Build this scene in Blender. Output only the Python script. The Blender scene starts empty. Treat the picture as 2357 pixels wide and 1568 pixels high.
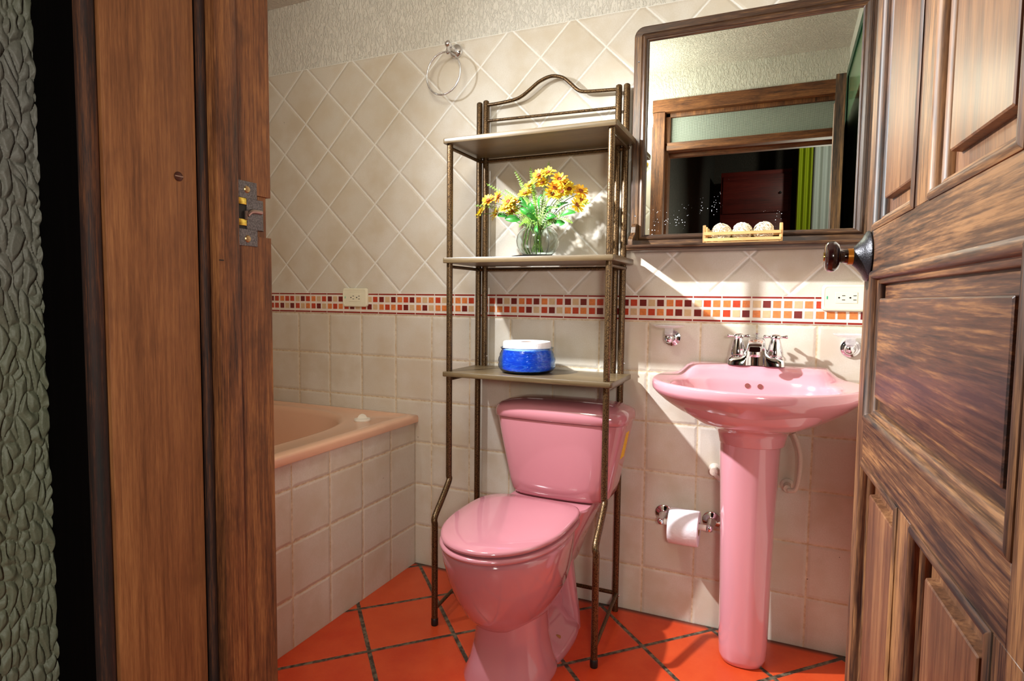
import bpy, bmesh, math, random
from mathutils import Vector, Matrix, Euler
C = bpy.context.scene.collection
S = bpy.context.scene
PI = math.pi
V = Vector

# ------------------------------------------------------------------ camera, world, lights, exposure
cam_d = bpy.data.cameras.new('camera'); cam = bpy.data.objects.new('camera', cam_d); C.objects.link(cam)
cam_d.sensor_width = 36; cam_d.lens = 1402.45 / 2357 * 36; cam_d.clip_start = 0.01
yaw, pitch, roll = 0.4199, -0.0675, 0.0111
fw = V((-math.sin(yaw) * math.cos(pitch), math.cos(yaw) * math.cos(pitch), math.sin(pitch)))
rt = V((math.cos(yaw), math.sin(yaw), 0)); up = rt.cross(fw)
r2 = rt * math.cos(roll) + up * math.sin(roll); u2 = up * math.cos(roll) - rt * math.sin(roll)
M = Matrix((r2, u2, -fw)).transposed().to_4x4(); M.translation = V((2.0553, -2.0019, 1.0490))
cam.matrix_world = M
S.camera = cam
w = bpy.data.worlds.new('world'); S.world = w; w.use_nodes = True
w.node_tree.nodes['Background'].inputs[0].default_value = (0.5, 0.6, 0.8, 1)
w.node_tree.nodes['Background'].inputs[1].default_value = 0.02
S.view_settings.view_transform = 'Standard'; S.view_settings.look = 'None'
S.view_settings.gamma = 1; S.view_settings.use_curve_mapping = False
S.view_settings.exposure = 0.0

def light(name, kind, loc, target, energy, col=(1, 1, 1), **kw):
    d = bpy.data.lights.new(name, kind); o = bpy.data.objects.new(name, d); C.objects.link(o)
    o.location = loc; o.rotation_euler = (V(target) - V(loc)).to_track_quat('-Z', 'Y').to_euler()
    d.energy = energy; d.color = col
    for k, v in kw.items(): setattr(d, k, v)
    return o
FL = (0.68, -0.82, 1.848)
light('flash_head', 'SPOT', FL, (2.3, 0.0, 1.0), 29, (0.925, 0.97, 1.0), spot_size=math.radians(132), spot_blend=1, shadow_soft_size=0.022)
light('flash_head_core', 'SPOT', FL, (4.0, 0.0, -0.25), 280, (0.925, 0.97, 1.0), spot_size=math.radians(92), spot_blend=1, shadow_soft_size=0.022)
light('room_fill', 'POINT', (1.28, -1.17, 1.95), (1.2, -.7, 0), 18, (0.98, 0.97, 0.86), shadow_soft_size=0.14)  # added fill with no visible fitting, lifts the bathroom's shadows
light('corridor_fill', 'AREA', (2.38, -2.5, 1.25), (1.3, -0.6, 0.7), 14, (1.0, 0.97, 0.86), shape='DISK', size=0.25)
light('curtain_fill', 'SPOT', (2.7, -2.6, 2.3), (2.1, -4.0, 1.9), 34, (1.0, 0.95, 0.85),
      spot_size=math.radians(70), spot_blend=0.8, shadow_soft_size=0.05)  # added unseen spot that brightens the curtains and wardrobe in the mirror

# ------------------------------------------------------------------ node helpers
def lin(c):
    f = lambda v: v / 12.92 if v <= .04045 else ((v + .055) / 1.055) ** 2.4
    return tuple(f(x / 255) for x in c) + (1,)
class NT:
    def __init__(s, name):
        s.m = bpy.data.materials.new(name); s.m.use_nodes = True; s.t = s.m.node_tree
        s.n = s.t.nodes; s.b = s.n['Principled BSDF']; s.out = s.n['Material Output']
    def new(s, k, **kw):
        n = s.n.new(k)
        for a, v in kw.items(): setattr(n, a, v)
        return n
    def put(s, sock, v):
        if hasattr(v, 'is_output') or isinstance(v, bpy.types.NodeSocket): s.t.links.new(v, sock)
        else: sock.default_value = v
    def math(s, op, a, b=None, c=None, clamp=False):
        n = s.new('ShaderNodeMath', operation=op, use_clamp=clamp)
        for i, v in enumerate((a, b, c)):
            if v is not None: s.put(n.inputs[i], v)
        return n.outputs[0]
    def add(s, a, b): return s.math('ADD', a, b)
    def sub(s, a, b): return s.math('SUBTRACT', a, b)
    def mul(s, a, b): return s.math('MULTIPLY', a, b)
    def ss(s, x, a, b, o0=0., o1=1.):
        n = s.new('ShaderNodeMapRange', interpolation_type='SMOOTHSTEP')
        s.put(n.inputs[0], x)
        for i, v in enumerate((a, b, o0, o1)): s.put(n.inputs[1 + i], v)
        return n.outputs[0]
    def mix(s, f, a, b, mode='MIX'):
        n = s.new('ShaderNodeMix', data_type='RGBA', blend_type=mode)
        s.put(n.inputs[0], f); s.put(n.inputs[6], a); s.put(n.inputs[7], b)
        return n.outputs[2]
    def ramp(s, x, stops):
        n = s.new('ShaderNodeValToRGB'); e = n.color_ramp.elements
        while len(e) < len(stops): e.new(.5)
        for el, (p, c) in zip(e, stops): el.position = p; el.color = c
        s.put(n.inputs[0], x); return n.outputs[0]
    def pos(s, obj=False):
        if obj: return s.new('ShaderNodeTexCoord').outputs['Object']
        return s.new('ShaderNodeNewGeometry').outputs['Position']
    def sep(s, v):
        n = s.new('ShaderNodeSeparateXYZ'); s.put(n.inputs[0], v); return n.outputs
    def comb(s, x, y, z):
        n = s.new('ShaderNodeCombineXYZ')
        for i, v in enumerate((x, y, z)): s.put(n.inputs[i], v)
        return n.outputs[0]
    def scale(s, v, sc):
        n = s.new('ShaderNodeMapping'); s.put(n.inputs[0], v); n.inputs['Scale'].default_value = sc; return n.outputs[0]
    def noise(s, v, sc, det=4, rough=.55, dist=0.):
        n = s.new('ShaderNodeTexNoise'); s.put(n.inputs['Vector'], v)
        n.inputs['Scale'].default_value = sc; n.inputs['Detail'].default_value = det
        n.inputs['Roughness'].default_value = rough; n.inputs['Distortion'].default_value = dist
        return n.outputs[0]
    def vor(s, v, sc, feature='F1'):
        n = s.new('ShaderNodeTexVoronoi', feature=feature); s.put(n.inputs['Vector'], v); n.inputs['Scale'].default_value = sc
        return n.outputs[0]
    def white(s, v):
        n = s.new('ShaderNodeTexWhiteNoise'); s.put(n.inputs[0], v); return n.outputs[0]
    def bump(s, h, dist, strength=1., normal=None):
        n = s.new('ShaderNodeBump'); s.put(n.inputs['Height'], h); n.inputs['Distance'].default_value = dist
        n.inputs['Strength'].default_value = strength
        if normal is not None: s.put(n.inputs['Normal'], normal)
        return n.outputs[0]
    def fin(s, col=None, rough=None, metal=None, nor=None, **kw):
        if col is not None: s.put(s.b.inputs['Base Color'], col)
        if rough is not None: s.put(s.b.inputs['Roughness'], rough)
        if metal is not None: s.put(s.b.inputs['Metallic'], metal)
        if nor is not None: s.put(s.b.inputs['Normal'], nor)
        for k, v in kw.items(): s.put(s.b.inputs[k.replace('_', ' ')], v)
        return s.m

def m_simple(name, rgb, rough=.5, metal=0., var=.06, nscale=30, bump=0., **kw):
    t = NT(name); p = t.pos(True); n = t.noise(p, nscale)
    c = lin(rgb); col = t.mix(t.ss(n, .3, .7), tuple(x * (1 - var) for x in c[:3]) + (1,), tuple(min(1, x * (1 + var)) for x in c[:3]) + (1,))
    nor = t.bump(n, bump) if bump else None
    return t.fin(col, rough, metal, nor, **kw)

TT = 0.165; ZB = 0.982
def m_tiles(name, axis):
    t = NT(name); P = t.pos(); x, y, z = t.sep(P); u = x if axis == 'x' else y
    wob = t.mul(t.sub(t.noise(P, 90, 3), .5), .0035)
    def edge(v, per):                                   # metres to the nearest joint
        f = t.math('FRACT', v); return t.mul(t.sub(.5, t.math('ABSOLUTE', t.sub(f, .5))), per)
    # lower, square tiles
    a = t.math('DIVIDE', u, TT); b = t.math('DIVIDE', t.sub(z, ZB), TT)
    dl = t.math('MINIMUM', edge(a, TT), edge(b, TT))
    cl = t.comb(t.math('FLOOR', a), t.math('FLOOR', b), 0.)
    # upper, tiles laid on the diagonal
    ux = t.math('DIVIDE', t.sub(u, .2155), .2315); uz = t.math('DIVIDE', t.sub(z, 1.072), .2305)
    c = t.add(ux, uz); d = t.sub(ux, uz)
    du = t.math('MINIMUM', edge(c, .1635), edge(d, .1635))
    du = t.math('MINIMUM', du, t.add(t.sub(1.984, z), .0005))
    cu = t.comb(t.math('FLOOR', c), t.math('FLOOR', d), 7.)
    k = t.math('GREATER_THAN', z, 1.02)
    dist = t.add(t.mul(k, du), t.mul(t.sub(1., k), dl)); dist = t.add(dist, wob)
    cell = t.mix(k, cl, cu)
    rnd = t.white(cell)
    g = t.ss(dist, .0018, .0036)                        # 1 = tile, 0 = joint
    smear = t.mul(t.ss(t.noise(P, 22, 6, .7), .52, .72), t.ss(dist, .02, .002))
    fine = t.noise(P, 260, 3); cloud = t.noise(P, 7, 3)
    tile = t.mix(rnd, lin((213, 205, 192)), lin((221, 214, 203)))
    tile = t.mix(t.ss(cloud, .35, .7), tile, lin((206, 193, 173)))
    tile = t.mix(t.mul(t.ss(fine, .3, .7), .35), tile, lin((200, 188, 170)))
    grl = t.mix(t.ss(t.noise(P, 60, 4), .35, .65), lin((222, 206, 178)), lin((196, 172, 138)))
    gru = lin((232, 229, 222))
    gr = t.mix(k, grl, gru)
    col = t.mix(g, gr, tile); col = t.mix(t.mul(smear, .6), col, lin((230, 222, 208)))
    pits = t.math('LESS_THAN', t.vor(P, 9), .018)
    col = t.mix(t.mul(pits, .8), col, lin((90, 70, 55)))
    h = t.add(t.ss(dist, .000, .011), t.mul(t.noise(P, 120, 4), .10))
    h = t.add(h, t.mul(smear, .16)); h = t.add(h, t.mul(t.noise(P, 12, 2), .25))
    return t.fin(col, t.add(.33, t.mul(t.noise(P, 30), .2)), 0., t.bump(h, .0022, .9), Specular_IOR_Level=.4)

def m_plaster(name, rgb, amt=.006):
    t = NT(name); P = t.pos()
    v = t.scale(P, (1, 1, .42)); n1 = t.noise(v, 120, 3, .6, .6); n2 = t.noise(P, 14, 3)
    h = t.add(t.ss(n1, .42, .62), t.mul(n2, .8))
    c = lin(rgb); col = t.mix(t.ss(n2, .3, .7), c, tuple(x * .93 for x in c[:3]) + (1,))
    return t.fin(col, .75, 0., t.bump(h, amt * .55, .8))

def m_floor():
    t = NT('terracotta_tiles'); P = t.pos(); x, y, z = t.sep(P)
    px, py = .3665, .3740
    a = t.add(t.math('DIVIDE', t.sub(x, 1.698), px), t.math('DIVIDE', t.add(y, .203), py))
    b = t.sub(t.math('DIVIDE', t.sub(x, 1.698), px), t.math('DIVIDE', t.add(y, .203), py))
    e = lambda v: t.mul(t.sub(.5, t.math('ABSOLUTE', t.sub(t.math('FRACT', v), .5))), .262)
    wob = t.mul(t.sub(t.noise(P, 60, 3), .5), .003)
    d = t.add(t.math('MINIMUM', e(a), e(b)), wob)
    g = t.ss(d, .0055, .0072)
    rnd = t.white(t.comb(t.math('FLOOR', a), t.math('FLOOR', b), 0.))
    n = t.noise(P, 9, 5, .6)
    tile = t.mix(t.ss(n, .3, .7), lin((206, 74, 34)), lin((194, 56, 22)))
    tile = t.mix(t.mul(rnd, .5), tile, lin((214, 90, 44)))
    tile = t.mix(t.mul(t.ss(t.noise(P, 150, 3), .55, .75), .25), tile, lin((220, 100, 50)))
    gr = t.mix(t.ss(t.noise(P, 55, 4), .4, .65), lin((52, 42, 34)), lin((118, 104, 84)))
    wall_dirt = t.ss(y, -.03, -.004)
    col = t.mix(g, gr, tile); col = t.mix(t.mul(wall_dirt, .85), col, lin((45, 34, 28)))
    h = t.add(t.ss(d, .003, .012), t.mul(n, .3))
    return t.fin(col, t.add(.28, t.mul(t.noise(P, 20), .2)), 0., t.bump(h, .002, .8), Specular_IOR_Level=.45)

def m_wood(name, axis, dark, mid, lite, sc=1., rough=.4, coat=.15, contrast=1.):
    """grain runs along `axis` (0,1,2) of the object's own coordinates"""
    t = NT(name); P = t.pos(True)
    s1 = [9.] * 3; s1[axis] = .9; s2 = [120.] * 3; s2[axis] = 4.; s3 = [320.] * 3; s3[axis] = 22.
    big = t.noise(t.scale(P, tuple(v * sc for v in s1)), 1., 5, .6, 1.2)
    med = t.noise(t.scale(P, tuple(v * sc for v in s2)), 1., 4, .65, .4)
    fin = t.noise(t.scale(P, tuple(v * sc for v in s3)), 1., 3, .6)
    k = t.add(t.mul(big, .42), t.add(t.mul(med, .38), t.mul(fin, .2)))
    w_ = .15 / contrast
    col = t.ramp(k, [(.5 - w_, lin(dark)), (.5, lin(mid)), (.5 + w_, lin(lite))])
    blot = t.ss(t.noise(P, 5 * sc, 4), .52, .75)
    col = t.mix(t.mul(blot, .45), col, lin(dark))
    h = t.add(t.mul(fin, .5), t.mul(med, .5))
    return t.fin(col, t.add(rough - .08, t.mul(med, .2)), 0., t.bump(h, .0006, .6), Coat_Weight=coat, Coat_Roughness=.22)

def m_glass(name, rgb=(255, 255, 255), ior=1.45, rough=0.):
    t = NT(name); n = t.noise(t.pos(True), 10)
    c = lin(rgb); col = t.mix(n, c, tuple(x * .97 for x in c[:3]) + (1,))
    return t.fin(col, rough, 0., None, Transmission_Weight=1., IOR=ior)

M_ = {}
M_['tile_x'] = m_tiles('wall_tiles_x', 'x'); M_['tile_y'] = m_tiles('wall_tiles_y', 'y')
M_['plaster'] = m_plaster('white_plaster', (224, 219, 208)); M_['ceil'] = m_plaster('ceiling_plaster', (224, 218, 206), .009)
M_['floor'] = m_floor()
WD = dict(dark=(34, 19, 13), mid=(96, 62, 38), lite=(156, 110, 68), contrast=1.7)
M_['door_z'] = m_wood('walnut_vertical', 2, **WD, rough=.5, coat=.1)
M_['door_x'] = m_wood('walnut_horizontal', 0, **WD, rough=.5, coat=.1)
M_['panel_x'] = m_wood('walnut_panel', 0, (36, 19, 17), (84, 50, 34), (144, 98, 58), sc=.8, contrast=1.8, rough=.44, coat=.14)
M_['panel_z'] = m_wood('walnut_panel_vertical', 2, (52, 30, 20), (112, 72, 46), (156, 110, 72), sc=.8, rough=.44, coat=.14)
JD = dict(dark=(54, 28, 14), mid=(118, 70, 38), lite=(162, 106, 60), contrast=1.3)
M_['jamb'] = m_wood('jamb_wood', 2, **JD, sc=2.8, rough=.55, coat=.0)
M_['jamb_flat'] = m_wood('jamb_flat_wood', 2, (96, 56, 30), (130, 80, 45), (158, 104, 60), sc=2.4, rough=.55, coat=.0, contrast=1.2)
M_['jamb_x'] = m_wood('header_wood', 0, **JD, sc=2.8, rough=.55, coat=.0)
M_['bead'] = m_wood('dark_bead_wood', 2, (8, 3, 2), (44, 18, 8), (96, 54, 26), sc=3., rough=.75, coat=.0, contrast=1.3)
M_['shade_wood'] = m_wood('shade_black_wood', 2, (2, 1, 1), (4, 2, 2), (7, 4, 3), rough=.95, coat=0.)  # brown casing wood, its unlit shade put into the colour
M_['shade_wood'].node_tree.nodes['Principled BSDF'].inputs['Specular IOR Level'].default_value = .05
MD = dict(dark=(18, 10, 7), mid=(66, 42, 27), lite=(142, 102, 62))
M_['mir_z'] = m_wood('mirror_frame_vertical', 2, **MD, sc=1.5, rough=.34, coat=.35, contrast=.9)
M_['mir_x'] = m_wood('mirror_frame_horizontal', 0, **MD, sc=1.5, rough=.34, coat=.35, contrast=.9)
M_['pine'] = m_wood('pine', 0, (196, 140, 80), (222, 172, 112), (236, 192, 138), sc=2., rough=.5, coat=0.)
M_['redwood'] = m_wood('red_stained_wood', 0, (60, 12, 8), (104, 24, 16), (130, 40, 26), rough=.5, coat=.1)
def m_ceramic(name, rgb, rgb2=None, coat=.8, rough=.12):
    t = NT(name); P = t.pos(True); n = t.noise(P, 6, 2)
    return t.fin(t.mix(n, lin(rgb), lin(rgb2 or rgb)), rough, 0., None, Coat_Weight=coat, Coat_Roughness=.03, Specular_IOR_Level=.5)
M_['pink'] = m_ceramic('pink_ceramic', (192, 124, 134), (196, 129, 139))
M_['pinksink'] = m_ceramic('pink_sink_ceramic', (214, 147, 157), (218, 152, 162))
M_['pinkdark'] = m_simple('overflow_dark', (120, 60, 55), .4)
M_['peach'] = m_ceramic('peach_acrylic', (226, 176, 146), (230, 182, 152), .4, .22)
M_['white_pl'] = m_simple('white_plastic', (232, 222, 208), .3)
M_['cream'] = m_simple('cream_plastic', (232, 226, 200), .35, var=.02)
M_['black'] = m_simple('black_slot', (14, 12, 10), .5)
M_['green_led'] = m_simple('green_indicator', (60, 190, 140), .3)
M_['chrome'] = m_simple('chrome', (225, 225, 228), .06, 1., var=.02)
M_['hose'] = m_simple('braided_hose', (216, 200, 184), .5, bump=.0006, nscale=400)
def m_bronze():
    t = NT('hammered_bronze'); P = t.pos(True)
    n = t.vor(P, 420); n2 = t.noise(P, 700, 2)
    col = t.mix(t.ss(n, .2, .8), lin((120, 92, 58)), lin((54, 38, 24)))
    return t.fin(col, .36, .75, t.bump(t.add(n, t.mul(n2, .4)), .0004, .5), Coat_Weight=.15, Coat_Roughness=.2)
M_['bronze'] = m_bronze()
M_['board'] = m_wood('bronze_board', 0, (72, 58, 38), (98, 80, 54), (118, 98, 68), sc=1.2, rough=.38, coat=.15)
M_['iron'] = m_simple('antique_iron', (112, 108, 110), .34, .8, var=.35, nscale=500, bump=.0008)
M_['brass'] = m_simple('brass', (190, 160, 70), .22, 1.)
M_['brass_old'] = m_simple('aged_brass_screw', (168, 140, 98), .35, .9)
M_['steel'] = m_simple('steel', (170, 150, 140), .35, 1.)
M_['screw_dark'] = m_simple('dark_screw', (86, 50, 40), .4, .6)
M_['knobwood'] = m_simple('black_lacquer', (34, 12, 12), .14, 0., Coat_Weight=.6)
M_['knobiron'] = m_simple('hammered_black_rose', (44, 42, 46), .3, .5, nscale=350, bump=.0006, var=.3)
M_['amber'] = m_simple('amber_collar', (200, 128, 30), .3, .4)
M_['paper'] = m_simple('tissue_paper', (238, 234, 240), .9, nscale=90, bump=.0012, var=.02)
M_['card'] = m_simple('cardboard', (176, 120, 70), .9)
M_['glass'] = m_glass('clear_glass', (244, 252, 250))
M_['acrylic'] = m_simple('clear_acrylic', (240, 240, 242), .12, Alpha=.38)
M_['plate'] = m_simple('dark_saucer', (40, 38, 38), .2, .6)
M_['rattan'] = m_simple('white_rattan', (240, 226, 200), .7, nscale=60, var=.12)
M_['petal'] = m_simple('yellow_petal', (255, 214, 60), .55, var=.22, nscale=60)
M_['petal2'] = m_simple('orange_petal', (252, 186, 50), .55, var=.2, nscale=60)
M_['disc'] = m_simple('brown_disc', (150, 74, 40), .8, nscale=300, bump=.001)
M_['fern'] = m_simple('fern_green', (122, 168, 50), .5, var=.3, nscale=40)
M_['leaf'] = m_simple('leaf_green', (46, 122, 40), .4, var=.35, nscale=30)
M_['stem'] = m_simple('stem_green', (92, 116, 50), .5, var=.2)
M_['wire'] = m_simple('dark_wire', (40, 36, 26), .5)
M_['yellow'] = m_simple('yellow_label', (238, 196, 30), .5)
M_['grout'] = m_simple('mosaic_grout', (228, 216, 204), .5)
M_['sq_t'] = m_simple('mosaic_tan', (206, 172, 132), .3, var=.05, nscale=150)
M_['sq_o'] = m_simple('mosaic_orange', (214, 122, 64), .3, var=.12, nscale=150)
M_['sq_r'] = m_simple('mosaic_red', (184, 62, 34), .28, var=.12, nscale=150)
M_['sq_d'] = m_simple('mosaic_maroon', (112, 28, 24), .28, var=.1, nscale=150)
M_['sq_l'] = m_simple('mosaic_red_line', (140, 32, 20), .3, var=.1, nscale=150)
M_['curtain'] = m_simple('lime_curtain', (170, 186, 24), .8, nscale=250, var=.08)
M_['sheer'] = m_simple('pale_curtain', (206, 214, 208), .8, nscale=250, var=.04)
M_['greenframe'] = m_simple('green_painted_frame', (16, 74, 52), .35)
M_['greenglass'] = m_simple('frosted_green_glass', (96, 126, 92), .2, nscale=10, var=.2)
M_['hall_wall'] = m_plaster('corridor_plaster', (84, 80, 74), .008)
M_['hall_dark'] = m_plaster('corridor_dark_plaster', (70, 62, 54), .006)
def m_stone():
    t = NT('grey_green_stucco'); P = t.pos(); x, y, z = t.sep(P)
    n = t.noise(P, 60, 4); g = t.ss(z, .6, 1.7)
    a = t.mix(t.ss(t.noise(P, 2.2, 2), .4, .6), lin((100, 102, 82)), lin((104, 100, 93)))
    col = t.mix(t.mul(n, .4), a, lin((66, 70, 56)))
    return t.fin(col, .6, 0., t.bump(t.noise(P, 350, 3), .0006, .8))
M_['stone'] = m_stone()
def m_mirror():
    t = NT('silvered_glass'); P = t.pos(True); x, y, z = t.sep(P)
    dots = t.vor(P, 150); sel = t.white(t.scale(P, (1, 1, 1)))
    clump = t.ss(t.noise(P, 9, 3, .6), .5, .64)
    low = t.ss(t.add(z, t.mul(t.noise(P, 5), .1)), .33, .08)
    d = t.math('LESS_THAN', dots, t.mul(t.mul(clump, low), .24))
    col = t.mix(d, lin((228, 236, 226)), lin((235, 240, 245)))
    return t.fin(col, t.add(.008, t.mul(d, .6)), t.sub(1., t.mul(d, .9)), None)
M_['mirror'] = m_mirror()
def m_blue():
    t = NT('cobalt_glass'); P = t.pos(True)
    r = t.noise(t.scale(P, (30, 30, 90)), 1., 4, .6, 1.5)
    return t.fin(lin((150, 195, 252)), .04, 0., t.bump(r, .0012, .5), Transmission_Weight=1., IOR=1.42)
M_['blue'] = m_blue()
def m_wrap():
    t = NT('blue_printed_wrap'); P = t.pos(True)
    r = t.noise(t.scale(P, (25, 25, 110)), 1., 5, .65, 2.)
    return t.fin(t.ramp(r, [(.46, lin((34, 124, 238))), (.55, lin((80, 165, 248))), (.66, lin((225, 238, 255)))]), .6, 0., t.bump(r, .002, .8))
M_['wrap'] = m_wrap()
def m_transom():
    t = NT('textured_transom_glass'); P = t.pos(); x, y, z = t.sep(P)
    a = t.math('SINE', t.mul(t.add(x, z), 700)); b = t.math('SINE', t.mul(t.sub(x, z), 700))
    h = t.mul(a, b)
    return t.fin(t.mix(t.ss(h, -.4, .6), lin((120, 128, 118)), lin((186, 196, 186))), .25, 0., t.bump(h, .001, .6))
M_['transom'] = m_transom()

# ------------------------------------------------------------------ mesh helpers
def BM(): return bmesh.new()
def box(bm, x0, x1, y0, y1, z0, z1, bev=0., seg=2, mi=0):
    vs = [bm.verts.new((x, y, z)) for x in (x0, x1) for y in (y0, y1) for z in (z0, z1)]
    fs = [bm.faces.new([vs[i] for i in q]) for q in ((0, 1, 3, 2), (4, 6, 7, 5), (0, 4, 5, 1), (2, 3, 7, 6), (0, 2, 6, 4), (1, 5, 7, 3))]
    for f in fs: f.material_index = mi
    bmesh.ops.recalc_face_normals(bm, faces=fs)
    if bev:
        es = set(e for f in fs for e in f.edges)
        bmesh.ops.bevel(bm, geom=list(es), offset=bev, segments=seg, profile=.5, affect='EDGES')
    return bm
def loft(bm, rings, closed=True, cap0=False, cap1=False, mi=0):
    R = [[bm.verts.new(p) for p in r] for r in rings]; n = len(rings[0]); fs = []
    for a, b in zip(R, R[1:]):
        for i in range(n if closed else n - 1):
            j = (i + 1) % n
            fs.append(bm.faces.new((a[i], a[j], b[j], b[i])))
    if cap0: fs.append(bm.faces.new(list(reversed(R[0]))))
    if cap1: fs.append(bm.faces.new(R[-1]))
    for f in fs: f.material_index = mi
    return bm
def ring(cx, cy, z, a, b, n=48, ex=2., b2=None, yback=None):
    """superellipse; b = half depth to the front (-y), b2 to the back"""
    o = []
    for i in range(n):
        t = 2 * PI * i / n; c, s = math.cos(t), math.sin(t)
        x = a * math.copysign(abs(c) ** (2 / ex), c); bb = b if s < 0 else (b2 if b2 is not None else b)
        y = bb * math.copysign(abs(s) ** (2 / ex), s)
        o.append((cx + x, cy + y, z))
    return o
def frame_of(d):
    d = d.normalized(); a = V((0, 0, 1)) if abs(d.z) < .9 else V((1, 0, 0))
    u = a.cross(d).normalized(); return u, d.cross(u)
def lathe(bm, prof, loc=(0, 0, 0), axis=(0, 0, 1), n=32, mi=0):
    ax = V(axis).normalized(); u, v = frame_of(ax); loc = V(loc)
    rings = [[loc + ax * h + (u * math.cos(2 * PI * i / n) + v * math.sin(2 * PI * i / n)) * max(r, 1e-5) for i in range(n)] for r, h in prof]
    loft(bm, rings, True, True, True, mi); return bm
def smooth(pts, k=8):
    P = [V(p) for p in pts]; P = [P[0] * 2 - P[1]] + P + [P[-1] * 2 - P[-2]]; o = []
    for i in range(1, len(P) - 2):
        a, b, c, d = P[i - 1:i + 3]
        for j in range(k):
            t = j / k
            o.append(.5 * ((2 * b) + (c - a) * t + (2 * a - 5 * b + 4 * c - d) * t * t + (3 * b - a - 3 * c + d) * t ** 3))
    o.append(P[-2]); return o
def tube(bm, pts, r, n=12, mi=0, cap=True):
    P = [V(p) for p in pts]; rings = []; u = None
    for i, p in enumerate(P):
        d = (P[min(i + 1, len(P) - 1)] - P[max(i - 1, 0)]).normalized()
        if u is None: u, v = frame_of(d)
        else: u = (u - d * u.dot(d)).normalized(); v = d.cross(u)
        rr = r[i] if isinstance(r, (list, tuple)) else r
        rings.append([p + (u * math.cos(2 * PI * k / n) + v * math.sin(2 * PI * k / n)) * rr for k in range(n)])
    loft(bm, rings, True, cap, cap, mi); return bm
def torus(bm, c, R, r, ax=(0, 1, 0), n=64, m=10):
    ax = V(ax).normalized(); u, v = frame_of(ax); c = V(c); R_ = []
    for i in range(n + 1):
        t = 2 * PI * i / n; R_.append(c + (u * math.cos(t) + v * math.sin(t)) * R)
    tube(bm, R_, r, m, cap=False); return bm
def sphere(bm, c, r, n=20, sc=(1, 1, 1)):
    m = Matrix.Translation(c) @ Matrix.Diagonal((sc[0], sc[1], sc[2], 1))
    bmesh.ops.create_uvsphere(bm, u_segments=n, v_segments=n // 2, radius=r, matrix=m); return bm
def rrect(x0, x1, z0, z1, y, r=0., k=5, rb=None):
    """rounded rectangle in the x-z plane at depth y; rb = radius of the bottom corners"""
    rb = r if rb is None else rb; o = []
    for cx, cz, a0, rr in ((x1, z1, 0, r), (x0, z1, 90, r), (x0, z0, 180, rb), (x1, z0, 270, rb)):
        sx = -1 if cx == x1 else 1; sz = -1 if cz == z1 else 1
        for j in range(k + 1):
            a = math.radians(a0 + 90 * j / k)
            o.append((cx + sx * rr + rr * math.cos(a), y, cz + sz * rr + rr * math.sin(a)))
    return o
def prism(bm, poly, a0, a1, plane='yz', mi=0):
    f = {'yz': lambda p, a: (a, p[0], p[1]), 'xz': lambda p, a: (p[0], a, p[1]), 'xy': lambda p, a: (p[0], p[1], a)}[plane]
    loft(bm, [[f(p, a0) for p in poly], [f(p, a1) for p in poly]], True, True, True, mi); return bm
def mesh(name, bm, mats, ang=38, merge=True):
    if merge: bmesh.ops.remove_doubles(bm, verts=bm.verts, dist=1e-6)
    bmesh.ops.recalc_face_normals(bm, faces=bm.faces)
    me = bpy.data.meshes.new(name); bm.to_mesh(me); bm.free()
    for m in (mats if isinstance(mats, (list, tuple)) else [mats]): me.materials.append(M_[m] if isinstance(m, str) else m)
    me.polygons.foreach_set('use_smooth', [True] * len(me.polygons)); me.set_sharp_from_angle(angle=math.radians(ang))
    return me
def obj(name, bm, mats, parent=None, ang=38, local=False, label=None, merge=True):
    me = mesh(name, bm, mats, ang, merge); o = bpy.data.objects.new(name, me); C.objects.link(o)
    if parent is not None:
        o.parent = parent
        if not local:
            off = V((0, 0, 0)); p = parent
            while p: off += p.location; p = p.parent
            me.transform(Matrix.Translation(-off))
    if label: o['label'] = label
    return o
def tag(o, label=None, cat=None, group=None, kind=None):
    if label: o['label'] = label
    if cat: o['category'] = cat
    if group: o['group'] = group
    if kind: o['kind'] = kind
    return o
def thing(name, label, cat, loc=(0, 0, 0), rz=0., group=None, kind=None):
    o = bpy.data.objects.new(name, None); C.objects.link(o); o.location = loc; o.rotation_euler = (0, 0, rz)
    o.empty_display_size = .05
    return tag(o, label, cat, group, kind)
def struct(name, bm, mats, label=None, parent=None, ang=38):
    o = obj(name, bm, mats, parent, ang)
    if parent is None: tag(o, label, name.split('_')[0], kind='structure')
    return o

# ------------------------------------------------------------------ the room
XL, XR, YF, H = -.80, 2.29, -1.40, 2.256
b = BM(); box(b, XL - .1, XR + .1, 0, .1, 0, 1.984); box(b, XL - .1, XR + .1, .004, .1, 1.984, H, mi=1)
struct('wall_back', b, ['tile_x', 'plaster'], 'back wall with diagonal cream tiles above a mosaic band and square tiles below')
b = BM(); box(b, XL - .1, XL, YF - .21, 0, 0, 1.984); box(b, XL - .1, XL - .004, YF - .21, 0, 1.984, H, mi=1)
struct('wall_left', b, ['tile_y', 'plaster'], 'tiled side wall behind the bathtub')
b = BM(); box(b, XR, XR + .1, YF - .21, 0, 0, 1.984); box(b, XR, XR + .1, YF - .21, 0, 1.984, H, mi=1)
struct('wall_right', b, ['tile_y', 'plaster'], 'side wall behind the open wooden door')
b = BM()
box(b, XL - .1, 1.372, -1.61, YF, 0, 1.984); box(b, XL - .1, 1.372, -1.61, YF - .003, 1.984, H, mi=1)
box(b, 1.372, XR + .1, -1.61, YF - .003, 2.11, H, mi=1)
struct('wall_front', b, ['tile_x', 'plaster'], 'wall that holds the doorway, seen in the mirror')
b = BM(); box(b, XL - .1, 3.6, -4.7, .1, -.1, 0); struct('floor', b, 'floor', 'orange red terracotta floor tiles laid diagonally')
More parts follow.
